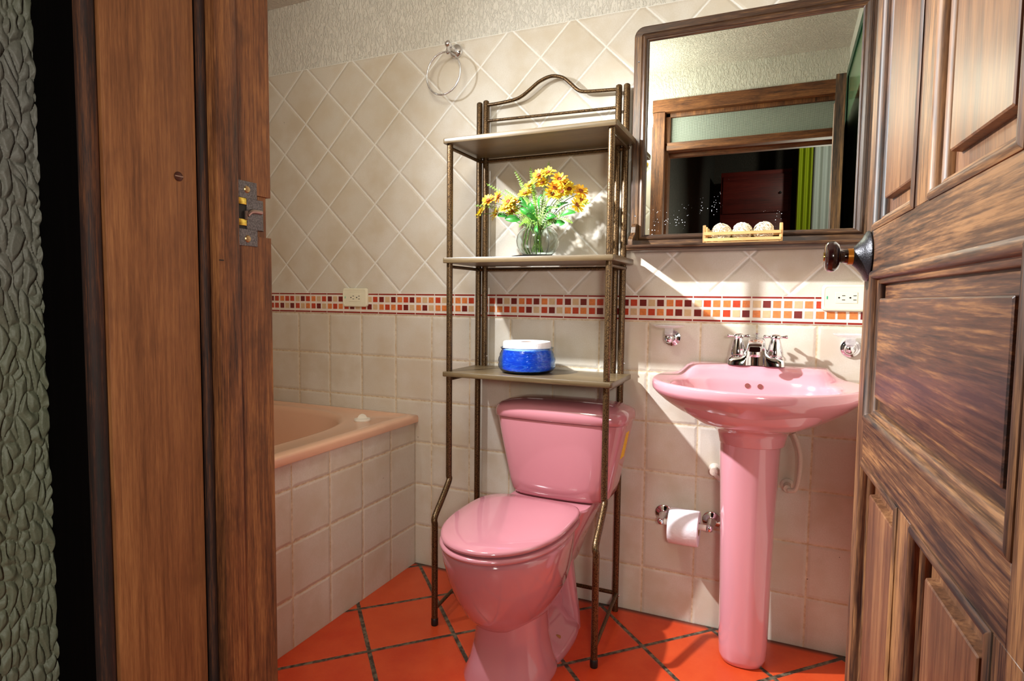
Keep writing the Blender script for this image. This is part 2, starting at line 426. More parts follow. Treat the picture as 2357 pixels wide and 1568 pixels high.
b = BM(); box(b, XL - .1, XR + .1, -1.61, .1, H, H + .1); struct('ceiling', b, 'ceil', 'rough white plaster ceiling')

# mosaic band
b = BM(); z0, z1 = .9845, 1.0668
box(b, XL, XR, -.0025, 0., z0, z1, mi=0)
TOP = {-1: 'tdr', 0: 'orr', 1: 'tdr', 2: 'otr', 3: 'dtd', 4: 'ort', 5: 'dtr', 6: 'dtd', 7: 'ord', 8: 'oto', 9: 'rto', 10: 'oor', 11: 'oor', 12: 'dtd', 13: 'ord', 14: 'otr', 15: 'dtd', 16: 'ort', 17: 'tdr', 18: 'dtd', 19: 'ord', 20: 'tro', 21: 'oro', 22: 'tdo', 23: 'oto', 24: 'rto', 25: 'dot'}
BOT = {-1: 'drr', 0: 'dtd', 1: 'rto', 2: 'rdt', 3: 'oro', 4: 'rdt', 5: 'rdt', 6: 'oro', 7: 'rdt', 8: 'odt', 9: 'oor', 10: 'odt', 11: 'oro', 12: 'oro', 13: 'rdt', 14: 'rdt', 15: 'oro', 16: 'rdo', 17: 'drt', 18: 'oro', 19: 'rdt', 20: 'doo', 21: 'rtd', 22: 'oto', 23: 'odt', 24: 'ooo', 25: 'odr'}
IX = {'t': 1, 'o': 2, 'r': 3, 'd': 4}
random.seed(2)
for k in range(-10, 27):
    xa = .061 + .0864 * k + .0016
    for j in range(3):
        xs = xa + .0025 + j * .0281
        for row, (za, zb) in ((TOP, (1.0315, 1.0535)), (BOT, (1.0015, 1.0237))):
            c = row.get(k, random.choice(['tdr', 'oro', 'dtd']))[j]
            if xs > XL and xs + .0225 < XR: box(b, xs, xs + .0225, -.0034, -.002, za, zb, .0005, 1, IX[c])
    x1 = min(xa + .0832, XR - .001)
    if xa > XL and xa < XR - .01:
        for za, zb in ((1.0604, 1.0655), (.9866, .9922)): box(b, xa, x1, -.0034, -.002, za, zb, mi=5)
tr = obj('trim_1', b, ['grout', 'sq_t', 'sq_o', 'sq_r', 'sq_d', 'sq_l'], merge=False)
tag(tr, 'band of small red, orange and tan mosaic squares on back wall', 'trim', kind='structure')

# ------------------------------------------------------------------ door frame (trim_2)
DF = thing('trim_2', 'brown wooden door frame with strike plate', 'trim', (1.40, -1.5, 0), kind='structure')
b = BM()
prism(b, [(1.372, -1.3955), (1.437, -1.3955), (1.437, -1.4565), (1.372, -1.4565)], 0, 1.125, 'xy')
prism(b, [(1.372, -1.3955), (1.437, -1.3955), (1.437, -1.4565), (1.372, -1.4565)], 1.177, 2.05, 'xy')
prism(b, [(1.372, -1.4005), (1.4335, -1.4005), (1.4335, -1.4565), (1.372, -1.4565)], 1.125, 1.177, 'xy')
obj('post', b, 'jamb', DF)
b = BM(); box(b, 1.372, 1.449, -1.487, -1.4566, 0, 2.05, .0012); obj('door_stop', b, 'jamb', DF)
b = BM(); box(b, 1.372, 1.424, -1.503, -1.487, 0, 2.05); tube(b, [(1.433, -1.4935, 0), (1.433, -1.4935, 2.05)], .0056, 12)
obj('bead', b, 'bead', DF, label='dark stained bead')
b = BM(); box(b, 1.372, 1.435, -1.608, -1.5031, 0, 2.05, .001); obj('reveal_board', b, 'jamb_flat', DF)
b = BM(); tube(b, [(1.4255, -1.6165, 0), (1.4255, -1.6165, 2.1)], .009, 14); obj('bead', b, 'bead', DF, label='dark stained bead')
b = BM(); box(b, 1.355, 1.424, -1.625, -1.6101, 0, 2.12, .002); obj('casing', b, 'shade_wood', DF, label='near-black casing with shade put into its colour')
b = BM(); lathe(b, [(.0001, 0), (.0052, 0), (.0052, .0008), (.004, .0014), (.0001, .0014)], (1.435, -1.5265, 1.181), (1, 0, 0), 20)
o = obj('screw', b, 'screw_dark', DF, label='slotted screw head')
b = BM(); box(b, 1.4355, 1.4368, -1.5315, -1.5215, 1.1805, 1.1817); obj('slot', b, 'steel', o)
b = BM(); box(b, 1.449, 1.4494, -1.487, -1.4805, 1.0905, 1.0918); obj('nick', b, 'black', DF, label='short dark pencil nick')
# head, beam, transom, right post
b = BM(); prism(b, [(YF + .0045, 2.047), (YF + .0045, 2.112), (-1.608, 2.112), (-1.608, 2.047)], 1.372, 2.2895)
prism(b, [(YF + .0045, 0.), (YF + .0045, 2.047), (-1.46, 2.047), (-1.46, 0)], 1.372, 1.372001)
obj('head', b, 'jamb_x', DF)
b = BM(); box(b, 1.4495, 2.28, -1.487, -1.4015, 1.846, 1.872, .002); box(b, 1.4495, 2.28, -1.48, -1.41, 1.872, 1.889, .002); box(b, 1.4495, 2.28, -1.52, -1.487, 1.828, 1.86, .002)
obj('transom_beam', b, 'jamb_x', DF)
b = BM(); box(b, 1.437, 1.462, -1.47, -1.43, 1.889, 2.047, .002); box(b, 1.437, 2.28, -1.47, -1.43, 2.026, 2.047, .002)
obj('transom_bead', b, 'jamb', DF)
b = BM(); box(b, 2.283, 2.2895, -1.6, -1.3955, 0, 2.047); obj('post', b, 'jamb', DF)
b = BM(); box(b, 1.4625, 2.2825, -1.455, -1.449, 1.8895, 2.0255)
struct('window_1', b, 'transom', 'textured glass transom pane over the doorway, seen in mirror')
# strike plate
b = BM()
box(b, 1.4372, 1.4384, -1.4563, -1.419, 1.112, 1.133, .0003, 1); box(b, 1.4372, 1.4384, -1.4563, -1.419, 1.171, 1.192, .0003, 1)
box(b, 1.4372, 1.4384, -1.4355, -1.419, 1.133, 1.171); box(b, 1.4372, 1.4384, -1.419, -1.412, 1.133, 1.171, .0002, 1)
loft(b, [[(1.4384 - (1 - math.cos(a)) * .006, -1.412 + math.sin(a) * .006, z) for a in [i * PI / 12 for i in range(7)]] for z in (1.133, 1.171)], False)
SP = obj('strike_plate', b, 'iron', DF, label='hammered dark metal strike plate')
for z in (1.121, 1.182):
    b = BM(); lathe(b, [(.0001, 0), (.0046, 0), (.0036, .0011), (.0001, .0014)], (1.4384, -1.4345, z), (1, 0, 0), 20); sc_ = obj('screw', b, 'brass_old', SP, label='brass cross-head screw')
for z in (1.1365, 1.1625):
    b = BM(); box(b, 1.4368, 1.4395, -1.4563, -1.4362, z, z + .0085, .001); obj('keeper', b, 'brass', SP, label='brass keeper')
b = BM(); box(b, 1.4369, 1.4372, -1.4563, -1.4355, 1.133, 1.171); obj('latch_hole', b, 'black', SP)
b = BM(); tube(b, smooth([(1.4395, -1.436, 1.15), (1.4402, -1.43, 1.155), (1.4398, -1.42, 1.156), (1.439, -1.413, 1.156)]), .0028, 8); tube(b, [(1.439, -1.437, 1.1445), (1.439, -1.437, 1.155)], .0022, 8)
obj('adjusting_tongue', b, 'steel', SP)

# ------------------------------------------------------------------ door leaf
E0 = V((2.195, -.63, 0)); Ux, Uy = .0616, -.9981
D = thing('door_1', 'open dark brown panelled wooden door', 'door', E0, math.atan2(Uy, Ux), kind='structure')
W, TH = .771, .034
def dobj(name, b, m, par=D, **k): return obj(name, b, m, par, local=True, **k)
Z = [.02, .135, .752, .830, 1.107, 1.184, 1.80, 1.885]
def dbox(name, u0, u1, z0, z1, m):
    b = BM(); box(b, u0, u1, 0, TH, z0, z1, .0006, 1); return dobj(name, b, m)
U1, U2, U3, U4, U5 = .065, .349, .4225, .7065, .735
dbox('stile', 0, U1, .012, 1.885, 'door_z'); dbox('stile', U4 + .0001, W, .012, .752, 'door_z'); dbox('stile', U5, W, .7521, 1.184, 'door_z'); dbox('stile', U4 + .0001, W, 1.1841, 1.885, 'door_z')
dbox('mullion', U2, U3, .1351, .7519, 'door_z'); dbox('mullion', U2, U3, 1.1841, 1.7999, 'door_z')
dbox('rail', U1, U4, .012, .135, 'door_x'); dbox('rail', U1, U5, .752, .830, 'door_x'); dbox('rail', U1, U5, 1.107, 1.184, 'door_x'); dbox('rail', U1, U4, 1.80, 1.885, 'door_x')
def panel(u0, u1, z0, z1, m, mg=.05):
    b = BM()                                            # bead moulding round the opening
    prof = [(-.001, .001), (-.001, -.0015), (.003, -.004), (.007, -.0045), (.011, -.002), (.0135, .003), (.0145, .008), (.021, .0095), (.023, .014), (.0235, .022)]
    loft(b, [rrect(u0 + i, u1 - i, z0 + i, z1 - i, y, .001, 1) for i, y in prof])
    for f_ in b.faces:
        c_ = f_.calc_center_median(); f_.material_index = 0 if min(abs(c_.x - u0), abs(c_.x - u1)) < .03 else 1
    dobj('bead_moulding', b, ['door_z', 'door_x'], ang=50)
    b = BM(); f = mg - .002
    pr = [(.015, .028), (.015, .0205), (f, .0190), (f + .0015, .0075), (f + .0035, .006)]
    loft(b, [rrect(u0 + i, u1 - i, z0 + i, z1 - i, y, .001, 1) for i, y in pr], cap1=True); dobj('panel', b, m, ang=20)
panel(U1, U2, 1.184, 1.80, 'panel_z', .05); panel(U3, U4, 1.184, 1.80, 'panel_z', .05)
panel(U1, U5, .830, 1.107, 'panel_x', .05)
panel(U1, U2, .135, .752, 'panel_z', .05); panel(U3, U4, .135, .752, 'panel_z', .05)
b = BM(); box(b, U1 + .01, U5 - .002, .0285, TH - .001, .14, 1.795); dobj('backing', b, 'door_z')
# knob
KU, KZ = .034, 1.138
b = BM(); lathe(b, [(.0001, 0), (.046, 0), (.048, .003), (.046, .006), (.034, .012), (.022, .022), (.0175, .027), (.0001, .027)], (KU, 0, KZ), (0, -1, 0), 40)
K = dobj('door_knob', b, 'knobiron', label='hammered black rose')
b = BM(); lathe(b, [(.0001, .026), (.0155, .026), (.0155, .036), (.0001, .036)], (KU, 0, KZ), (0, -1, 0)); dobj('collar', b, 'amber', K, label='amber collar')
b = BM(); lathe(b, [(.0001, .036), (.0135, .036), (.012, .044), (.0135, .049), (.024, .052), (.029, .058), (.0300, .064), (.028, .071), (.022, .075), (.0001, .076)], (KU, 0, KZ), (0, -1, 0), 40)
dobj('grip', b, 'knobwood', K, label='glossy dark grip')
b = BM(); lathe(b, [(.0001, .0755), (.0085, .0755), (.0085, .0775), (.0001, .0775)], (KU, 0, KZ), (0, -1, 0)); dobj('lock_button', b, 'brass', K)

# ------------------------------------------------------------------ green window behind the door
b = BM()
def yframe(b, y0, y1, za, zb, x, wd, t):
    box(b, x - t, x, y0, y0 + wd, za, zb, .002); box(b, x - t, x, y1 - wd, y1, za, zb, .002)
    box(b, x - t, x, y0 + wd, y1 - wd, zb - wd, zb, .002); box(b, x - t, x, y0 + wd, y1 - wd, za, za + wd, .002)
WN = thing('window_2', 'green framed window on the side wall, seen in the mirror', 'window', (XR, -1., 1.2), kind='structure')
yframe(b, -1.34, -.55, 1.2, 2.125, XR - .0005, .04, .012)
obj('window_frame', b, 'greenframe', WN)
b = BM(); box(b, XR - .006, XR - .0005, -1.3, -.59, 1.24, 2.085); obj('pane', b, 'greenglass', WN)

# ------------------------------------------------------------------ corridor outside
b = BM(); box(b, 1.25, 1.355, -4.6, -1.61, 0, 2.6); struct('wall_corridor_left', b, 'hall_wall', 'corridor wall beside the door frame')
import numpy as np
rng = np.random.default_rng(5)
ny, nz = 100, 1000; ya, yb, za, zb = -1.70, -1.622, .35, 1.75
Yg = np.linspace(ya, yb, ny); Zg = np.linspace(za, zb, nz)
pts = []
cw, ch = .0085, .023
for i in range(int((yb - ya) / cw) + 3):
    for j in range(int((zb - za) / ch) + 3):
        pts.append((ya - cw + (i + rng.uniform(-.1, 1.1)) * cw, za - ch + (j + rng.uniform(-.1, 1.1)) * ch, rng.uniform(.45, 1.), rng.uniform(-.35, .35), rng.uniform(.7, 1.5)))
pts = np.array(pts)
YY, ZZ = np.meshgrid(Yg, Zg, indexing='ij'); Hh = np.zeros_like(YY)
d1 = np.full(YY.shape, 9.); d2 = np.full(YY.shape, 9.); hh = np.zeros(YY.shape)
for p in pts:
    zi = np.abs(Zg - p[1]) < .09; 
    if not zi.any(): continue
    dy = (YY[:, zi] - p[0]) + p[3] * (ZZ[:, zi] - p[1]); dz = (ZZ[:, zi] - p[1])
    d = np.sqrt((dy / cw) ** 2 + (dz / (ch * p[4])) ** 2) / p[2] ** .3
    a = d1[:, zi]; c = d2[:, zi]; h_ = hh[:, zi]
    closer = d < a
    c2 = np.where(closer, a, np.minimum(c, d)); h_ = np.where(closer, p[2], h_); a = np.where(closer, d, a)
    d1[:, zi] = a; d2[:, zi] = c2; hh[:, zi] = h_
Hh = np.sqrt(np.clip((d2 - d1) * 1.8, 0, 1)) * .0045 * (.4 + hh) 
b = BM(); g = [[b.verts.new((1.3555 + Hh[i, k], Yg[i], Zg[k])) for k in range(nz)] for i in range(ny)]
for i in range(ny - 1):
    for k in range(nz - 1): b.faces.new((g[i][k], g[i + 1][k], g[i + 1][k + 1], g[i][k + 1]))
st = obj('wall_corridor_stucco', b, 'stone', ang=80, merge=False); tag(st, 'rough grey green stucco at the left edge of picture', 'wall', kind='structure')
b = BM(); box(b, 1.25, 3.6, -4.7, -4.6, 0, 2.6); struct('wall_corridor_back', b, 'hall_dark', 'dark far wall of the corridor')
b = BM(); box(b, 3.5, 3.6, -4.6, -1.61, 0, 2.6); struct('wall_corridor_right', b, 'hall_dark', 'dark side wall of the corridor')
b = BM(); box(b, 1.25, 3.6, -4.7, -1.61, 2.6, 2.7); struct('ceiling_corridor', b, 'hall_dark', 'dark ceiling of the corridor')
b = BM(); box(b, 2.3905, 3.6, -1.61, -1.5, 0, 2.6); box(b, 1.25, 2.3905, -1.625, -1.6105, 2.12, 2.6); box(b, 2.2905, 2.3905, -1.62, -1.6105, 0, 2.12); struct('wall_corridor_front', b, 'hall_dark', 'corridor side of the doorway wall')
# wardrobe and curtains seen in the mirror
WR = thing('wardrobe', 'dark red wooden wardrobe in the dark corridor, seen in the mirror', 'wardrobe', (1.75, -4.3, 0))
b = BM(); box(b, 1.47, 2.07, -4.58, -4.1, 0, 2.24, .004); obj('cabinet', b, 'redwood', WR)
for i, (za, zb) in enumerate(((1.30, 1.80), (1.86, 2.2))):
    b = BM(); box(b, 1.49, 2.05, -4.1, -4.08, za, zb, .004); dd = obj('door', b, 'redwood', WR)
    b = BM(); lathe(b, [(.0001, 0), (.012, 0), (.01, .02), (.0001, .024)], (1.98, -4.08, (za + zb) / 2), (0, 1, 0), 12); obj('knob', b, 'black', dd)
def curtain(name, x0, x1, y, z0, z1, amp, fold, m, label):
    b = BM(); n = 60; rr = []
    for i in range(n + 1):
        x = x0 + (x1 - x0) * i / n; yy = y + amp * math.sin(i / n * fold * 2 * PI)
        rr.append([(x, yy, z0), (x, yy + .006, z1)])
    for i in range(n + 1): pass
    loft(b, rr, False); loft(b, [[(p[0], p[1] - .004, p[2]) for p in r] for r in rr], False)
    return tag(obj(name, b, m, merge=False, ang=80), label, 'curtain')
curtain('curtain', 2.11, 2.225, -3.85, .05, 2.45, .02, 2.5, 'curtain', 'lime green curtain hanging in the corridor, seen in the mirror')
curtain('sheer_curtain', 2.235, 2.40, -3.88, .05, 2.45, .012, 3, 'sheer', 'pale grey curtain beside the lime green one, seen in the mirror')
b = BM(); tube(b, [(1.95, -3.865, 2.47), (2.6, -3.865, 2.47)], .012); 
tag(obj('curtain_rod', b, 'black'), 'dark rod that carries the green and grey curtains', 'curtain rod')

# ------------------------------------------------------------------ bathtub
TB = thing('bathtub', 'peach coloured bathtub built into a tiled surround on the left', 'bathtub', (.2, -.7, 0))
b = BM(); box(b, .70, .752, YF + .001, -.0005, 0, .566); obj('tiled_apron', b, 'tile_y', TB, label='cream tiled front')
def rectring(x0, x1, y0, y1, z, n, ex=None, c=None):
    o = []; cx, cy = (x0 + x1) / 2, (y0 + y1) / 2; a, bb = (x1 - x0) / 2, (y1 - y0) / 2
    for i in range(n):
        t = 2 * PI * i / n; co, si = math.cos(t), math.sin(t)
        if ex is None:
            k = 1 / max(abs(co), abs(si)); o.append((cx + a * co * k, cy + bb * si * k, z))
        else:
            k = (abs(co) ** ex + abs(si) ** ex) ** (-1 / ex); o.append((cx + a * co * k, cy + bb * si * k, z))
    return o
n = 160; b = BM(); x0, x1, y0, y1 = XL + .001, .765, YF + .001, -.001
q = lambda i, z: rectring(x0 + i * .3, x1 - i, y0 + i, y1 - i * .5, z, n)
ox0, ox1, oy0, oy1 = -.66, .625, -1.31, -.075
e = lambda i, z: rectring(ox0 + i, ox1 - i, oy0 + i, oy1 - i, z, n, 4.2)
loft(b, [q(.012, .5665), q(.001, .567), q(0, .571), q(0, .586), q(.0025, .5925), q(.009, .596), q(.035, .5965), q(.048, .594), q(.056, .5905), e(-.012, .5905), e(-.003, .589), e(.006, .583), e(.012, .572), e(.03, .47), e(.06, .32), e(.11, .24), e(.2, .215), e(.5, .21)], cap1=True)
obj('basin', b, 'peach', TB, ang=60)
b = BM(); kx, ky = .629, -.172
lathe(b, [(.0001, .0), (.030, 0), (.031, .003), (.029, .0075), (.022, .010), (.0001, .0105)], (kx, ky, .5905), n=36)
kn = obj('air_control_knob', b, 'white_pl', TB, label='round white knob on the rim')
b = BM(); d_ = V((.8, .6, 0)).normalized(); nn = V((-.6, .8, 0)) * .003
poly = [V((kx, ky, .5985)) + d_ * (.017 * math.cos(a)) + V((0, 0, .017 * math.sin(a))) for a in [i * PI / 14 for i in range(15)]]
loft(b, [[p - nn for p in poly], [p + nn for p in poly]], True, True, True); obj('grip', b, 'white_pl', kn)

# ------------------------------------------------------------------ toilet
TX = 1.382
TO = thing('toilet', 'pink ceramic toilet with closed lid under the bronze rack', 'toilet', (TX, -.35, 0))
def egg(cx, cy, z, a, bf, bb, n=72, ex=2.15, exb=2.6):
    o = []
    for i in range(n):
        t = 2 * PI * i / n; c, s = math.cos(t), math.sin(t); e_ = ex if s < 0 else exb
        k = (abs(c) ** e_ + abs(s) ** e_) ** (-1 / e_)
        o.append((cx + a * c * k, cy + (bf if s < 0 else bb) * s * k, z))
    return o
b = BM(); cx = 1.362
cb = cx - .003
loft(b, [egg(cb, -.40, .132, .03, .06, .06), egg(cb, -.405, .137, .072, .12, .12), egg(cb, -.41, .155, .104, .165, .16), egg(cb, -.412, .19, .128, .195, .175), egg(cb, -.415, .24, .149, .222, .18),
         egg(cb - .001, -.418, .29, .162, .240, .182), egg(cb - .003, -.42, .34, .170, .252, .18), egg(cb - .004, -.42, .368, .1735, .257, .18), egg(cb - .004, -.42, .377, .172, .256, .18), egg(cb - .004, -.42, .381, .167, .251, .177)], cap0=True, cap1=True)
obj('bowl', b, 'pink', TO, ang=60)
b = BM()                                               # rear deck that carries the tank
SXT = 1.395
loft(b, [egg(TX, -.15, .20, .075, .09, .11, ex=3, exb=4), egg(TX, -.15, .30, .11, .11, .125, ex=3.5, exb=5), egg(TX + .002, -.15, .365, .135, .115, .132, ex=4, exb=6), egg(TX + .002, -.15, .398, .142, .115, .132, ex=5, exb=6), egg(TX + .002, -.15, .404, .138, .112, .13, ex=5, exb=6)], cap0=True, cap1=True)
obj('tank_shelf', b, 'pink', TO, ang=50)
b = BM()                                               # front column of the foot
cy = -.455
loft(b, [egg(TX, cy, 0, .122, .155, .10, ex=2.8), egg(TX, cy, .012, .123, .155, .10, ex=2.8), egg(TX - .002, cy, .05, .108, .135, .10, ex=2.7), egg(TX - .004, cy, .10, .098, .118, .10, ex=2.6), egg(TX - .006, cy, .15, .094, .108, .12, ex=2.5), egg(TX - .008, cy, .21, .095, .105, .14, ex=2.4)], cap0=True, cap1=True)
# trapway body behind it, pinched at mid height, with a flared flange
loft(b, [egg(TX, -.28, 0, .122, .2, .155, ex=3, exb=2.4), egg(TX, -.28, .014, .124, .2, .157, ex=3, exb=2.4), egg(TX, -.28, .030, .112, .19, .148, ex=3, exb=2.6), egg(TX, -.28, .045, .085, .18, .135, ex=3, exb=3), egg(TX, -.27, .075, .062, .18, .13, ex=3, exb=3), egg(TX, -.26, .12, .056, .18, .128, ex=3, exb=3), egg(TX, -.25, .18, .066, .18, .125, ex=3, exb=3), egg(TX, -.24, .24, .085, .18, .12, ex=3, exb=3), egg(TX, -.22, .30, .10, .18, .12)], cap0=True, cap1=True)
# raised rear fin joining flange and shelf
loft(b, [egg(TX, -.19, .0, .112, .02, .05, ex=3, exb=3), egg(TX, -.185, .05, .106, .022, .05, ex=3, exb=3), egg(TX, -.18, .12, .092, .025, .05, ex=3, exb=3), egg(TX, -.17, .2, .078, .03, .05, ex=3, exb=3), egg(TX, -.16, .3, .09, .05, .06, ex=3, exb=3)], cap0=True, cap1=True)
FT = obj('foot', b, 'pink', TO, ang=60)
b = BM(); box(b, TX + .078, TX + .098, -.335, -.327, .036, .046, .003); obj('bolt_slot', b, 'card', FT, label='small brown bolt slot')
def slab(name, cx, cyy, z0, z1, a, bf, bb, dome, rad=.006):
    b = BM(); E = lambda i, z: egg(cx, cyy, z, a - i, bf - i, bb - i, 96, 2.1, 4.2)
    loft(b, [E(rad, z0), E(rad * .3, z0 + rad * .3), E(0, z0 + rad), E(0, z1 - rad), E(rad * .3, z1 - rad * .35), E(rad, z1), E(.05, z1 + dome * .6), E(.11, z1 + dome * .95), E(.165, z1 + dome)], cap0=True, cap1=True)
    return obj(name, b, 'pink', TO, ang=60)
slab('seat', cx - .008, -.425, .3835, .3980, .176, .262, .195, 0, .006)
slab('lid', cx - .008, -.425, .4022, .4185, .174, .258, .205, .006, .008)
# tank
def tk(z, x0, x1, yf, yb, ex=5.5, n=72):
    o = []; c_ = (x0 + x1) / 2; a = (x1 - x0) / 2; cyy = (yf + yb) / 2; bb = (yb - yf) / 2
    for i in range(n):
        t = 2 * PI * i / n; co, si = math.cos(t), math.sin(t); k = (abs(co) ** ex + abs(si) ** ex) ** (-1 / ex)
        yy = si * k; o.append((c_ + a * co * k, cyy + bb * yy - (.010 * (1 - (co * k) ** 2) if yy < 0 else 0), z))
    return o
b = BM()
loft(b, [tk(.408, 1.262, 1.548, -.165, -.03), tk(.410, 1.246, 1.562, -.18, -.022), tk(.425, 1.237, 1.572, -.188, -.018), tk(.46, 1.229, 1.581, -.193, -.015), tk(.60, 1.200, 1.610, -.203, -.012), tk(.663, 1.188, 1.622, -.206, -.012)], cap0=True, cap1=True)
TK = obj('tank', b, 'pink', TO, ang=60)
b = BM(); loft(b, [[(x + dx, y, z) for x, y, z in ((1.5985, -.135, .55), (1.5985, -.09, .55), (1.6145, -.09, .635), (1.6145, -.135, .635))] for dx in (0, .0022)], True, True, True); obj('sticker', b, 'yellow', TK, label='yellow sticker on the side')
b = BM()
loft(b, [tk(.6645, 1.184, 1.626, -.208, -.011), tk(.667, 1.181, 1.629, -.211, -.010), tk(.685, 1.180, 1.630, -.212, -.010), tk(.699, 1.184, 1.626, -.208, -.012), tk(.708, 1.194, 1.615, -.200, -.018, 4.5), tk(.717, 1.218, 1.592, -.185, -.028, 4), tk(.7235, 1.26, 1.55, -.16, -.045, 3.5), tk(.726, 1.33, 1.48, -.13, -.07, 3)], cap0=True, cap1=True)
obj('tank_lid', b, 'pink', TO, ang=60)

# ------------------------------------------------------------------ bronze rack over the toilet
RK = thing('storage_rack', 'bronze metal rack with three shelves standing over the toilet', 'storage rack', (1.31, -.2, 0))
SH = [(1.548, 1.564), (1.165, 1.182), (.792, .808)]
for za, zb in SH:
    b = BM(); pr = [(.001, za), (0, za + .002), (0, zb - .002), (.001, zb)]
    loft(b, [[(p[0], p[2], z) for p in rrect(1.028 + i, 1.602 - i, -.268 + i, -.020 - i, 0, .008, 4)] for i, z in pr], cap0=True, cap1=True)
    s = obj('shelf', b, 'board', RK)
    b = BM()
    for xx in (1.0435, 1.5775): tube(b, [(xx, -.24, za - .011), (xx, -.035, za - .011)], .0055)
    tube(b, [(1.045, -.031, za - .011), (1.568, -.031, za - .011)], .006)
    obj('support_rod', b, 'bronze', s)
for xa, xb in ((1.0445, 1.064), (1.5805, 1.594)):
    b = BM(); tube(b, [(xa, -.247, 1.547), (xa, -.247, .47)] + smooth([(xa, -.247, .455), (xa + .003, -.252, .438), ((xa + xb) / 2, -.31, .392), (xb - .004, -.362, .352), (xb, -.368, .33)], 6) + [(xb, -.368, .012)], .0100, 16)
    lg = obj('front_leg', b, 'bronze', RK)
    b = BM(); lathe(b, [(.0001, 0), (.0105, 0), (.0113, .003), (.0113, .022), (.0101, .024), (.0001, .024)], (xb, -.368, 0), n=20); obj('rubber_foot', b, 'black', lg)
for xx, zz, zl in ((1.040, 1.744, 0), (1.5685, 1.741, 0)):
    b = BM(); tube(b, [(xx, -.031, zl + .001), (xx, -.031, zz - .006), (xx, -.031, zz - .003), (xx, -.031, zz)], [.0105, .0105, .0098, .006], 16); obj('back_leg', b, 'bronze', RK)
for xx, zz in ((1.0655, 1.748), (1.5425, 1.741)):
    b = BM(); tube(b, [(xx, -.031, .78), (xx, -.031, zz - .006), (xx, -.031, zz - .003), (xx, -.031, zz)], [.0105, .0105, .0098, .006], 16); obj('upright', b, 'bronze', RK)
b = BM(); tube(b, smooth([(1.072, -.031, 1.732), (1.12, -.031, 1.733), (1.175, -.031, 1.738), (1.205, -.031, 1.748), (1.235, -.031, 1.767), (1.268, -.031, 1.788), (1.31, -.031, 1.799), (1.35, -.031, 1.789), (1.378, -.031, 1.766), (1.40, -.031, 1.745), (1.42, -.031, 1.735), (1.46, -.031, 1.731), (1.535, -.031, 1.727)], 5), .006, 12); obj('arched_rail', b, 'bronze', RK)
b = BM(); tube(b, [(1.072, -.031, 1.677), (1.535, -.031, 1.670)], .005); obj('rail', b, 'bronze', RK)
b = BM(); tube(b, [(1.04, -.031, .062), (1.568, -.031, .062)], .0065); obj('rail', b, 'bronze', RK)
for xa, xb in ((1.042, 1.064), (1.572, 1.594)):
    b = BM(); tube(b, [(xa, -.031, .062), (xb, -.368, .052)], .006); obj('side_rung', b, 'bronze', RK)
for xx in (1.0775, 1.532, 1.581):
    b = BM(); sphere(b, (xx, -.034, .843), .0032, 10); obj('screw', b, 'chrome', RK)
b = BM(); sphere(b, (1.581, -.034, .058), .0035, 10); obj('screw', b, 'chrome', RK)

# ------------------------------------------------------------------ vase and flowers
VX, VY, VZ = 1.3125, -.142, 1.182
b = BM(); lathe(b, [(.0001, 0), (.045, 0), (.052, .0015), (.084, .0055), (.085, .007), (.050, .004), (.0001, .0035)], (VX, VY, VZ), n=48)
tag(obj('saucer', b, 'plate'), 'thin dark saucer under the glass vase on the middle shelf', 'saucer')
b = BM(); vz = VZ + .0042
outp = [(.0001, 0), (.030, 0), (.042, .003), (.058, .017), (.0675, .035), (.0705, .053), (.067, .072), (.056, .088), (.046, .0965), (.0475, .100)]
inp = [(r - .0022 if r > .01 else r, max(h, .0035)) for r, h in reversed(outp[:-1])]
lathe(b, outp + [(.0458, .1005)] + inp, (VX, VY, vz), n=56)
tag(obj('glass_vase', b, 'glass', ang=60), 'round clear glass vase on the middle shelf holding yellow flowers', 'vase')
FB = thing('flower_bouquet', 'bunch of yellow artificial daisies and ferns in the glass vase', 'flowers', (VX, VY, vz + .01))
base = V((VX, VY, VZ + .10))
rnd = random.Random(11)
BL = [(1.351, -0.156, 1.452), (1.393, -0.164, 1.426), (1.269, -0.146, 1.394), (1.291, -0.161, 1.415), (1.377, -0.166, 1.399), (1.329, -0.146, 1.422), (1.409, -0.115, 1.403), (1.449, -0.122, 1.393), (1.451, -0.124, 1.365), (1.448, -0.157, 1.344), (1.227, -0.138, 1.366), (1.204, -0.153, 1.349), (1.215, -0.16, 1.368), (1.144, -0.164, 1.374), (1.113, -0.157, 1.337), (1.15, -0.114, 1.338), (1.16, -0.12, 1.392), (1.215, -0.122, 1.341), (1.387, -0.122, 1.394), (1.321, -0.158, 1.445), (1.363, -0.151, 1.384), (1.397, -0.132, 1.417)]
FE = [(1.31, -.17, 1.38), (1.27, -.165, 1.38), (1.36, -.165, 1.37), (1.24, -.16, 1.33), (1.39, -.16, 1.34), (1.22, -0.126, 1.475), (1.274, -0.119, 1.484), (1.339, -0.117, 1.497), (1.136, -0.165, 1.431), (1.077, -0.134, 1.368), (1.186, -0.13, 1.415), (1.487, -0.14, 1.354), (1.438, -0.159, 1.291), (1.418, -0.142, 1.38), (1.255, -0.165, 1.285), (1.28, -0.114, 1.444), (1.38, -0.118, 1.29), (1.472, -0.137, 1.329), (1.25, -0.152, 1.43), (1.30, -.17, 1.42), (1.35, -.16, 1.40), (1.29, -.13, 1.40), (1.33, -.12, 1.41)]
LE = [(1.392, -0.134, 1.347), (1.388, -0.147, 1.295), (1.184, -0.135, 1.324), (1.26, -0.136, 1.367), (1.417, -0.15, 1.318), (1.319, -0.153, 1.274), (1.35, -0.146, 1.333), (1.298, -0.153, 1.34), (1.231, -0.164, 1.309), (1.329, -0.158, 1.36), (1.275, -.15, 1.33), (1.30, -.16, 1.31), (1.36, -.15, 1.31)]
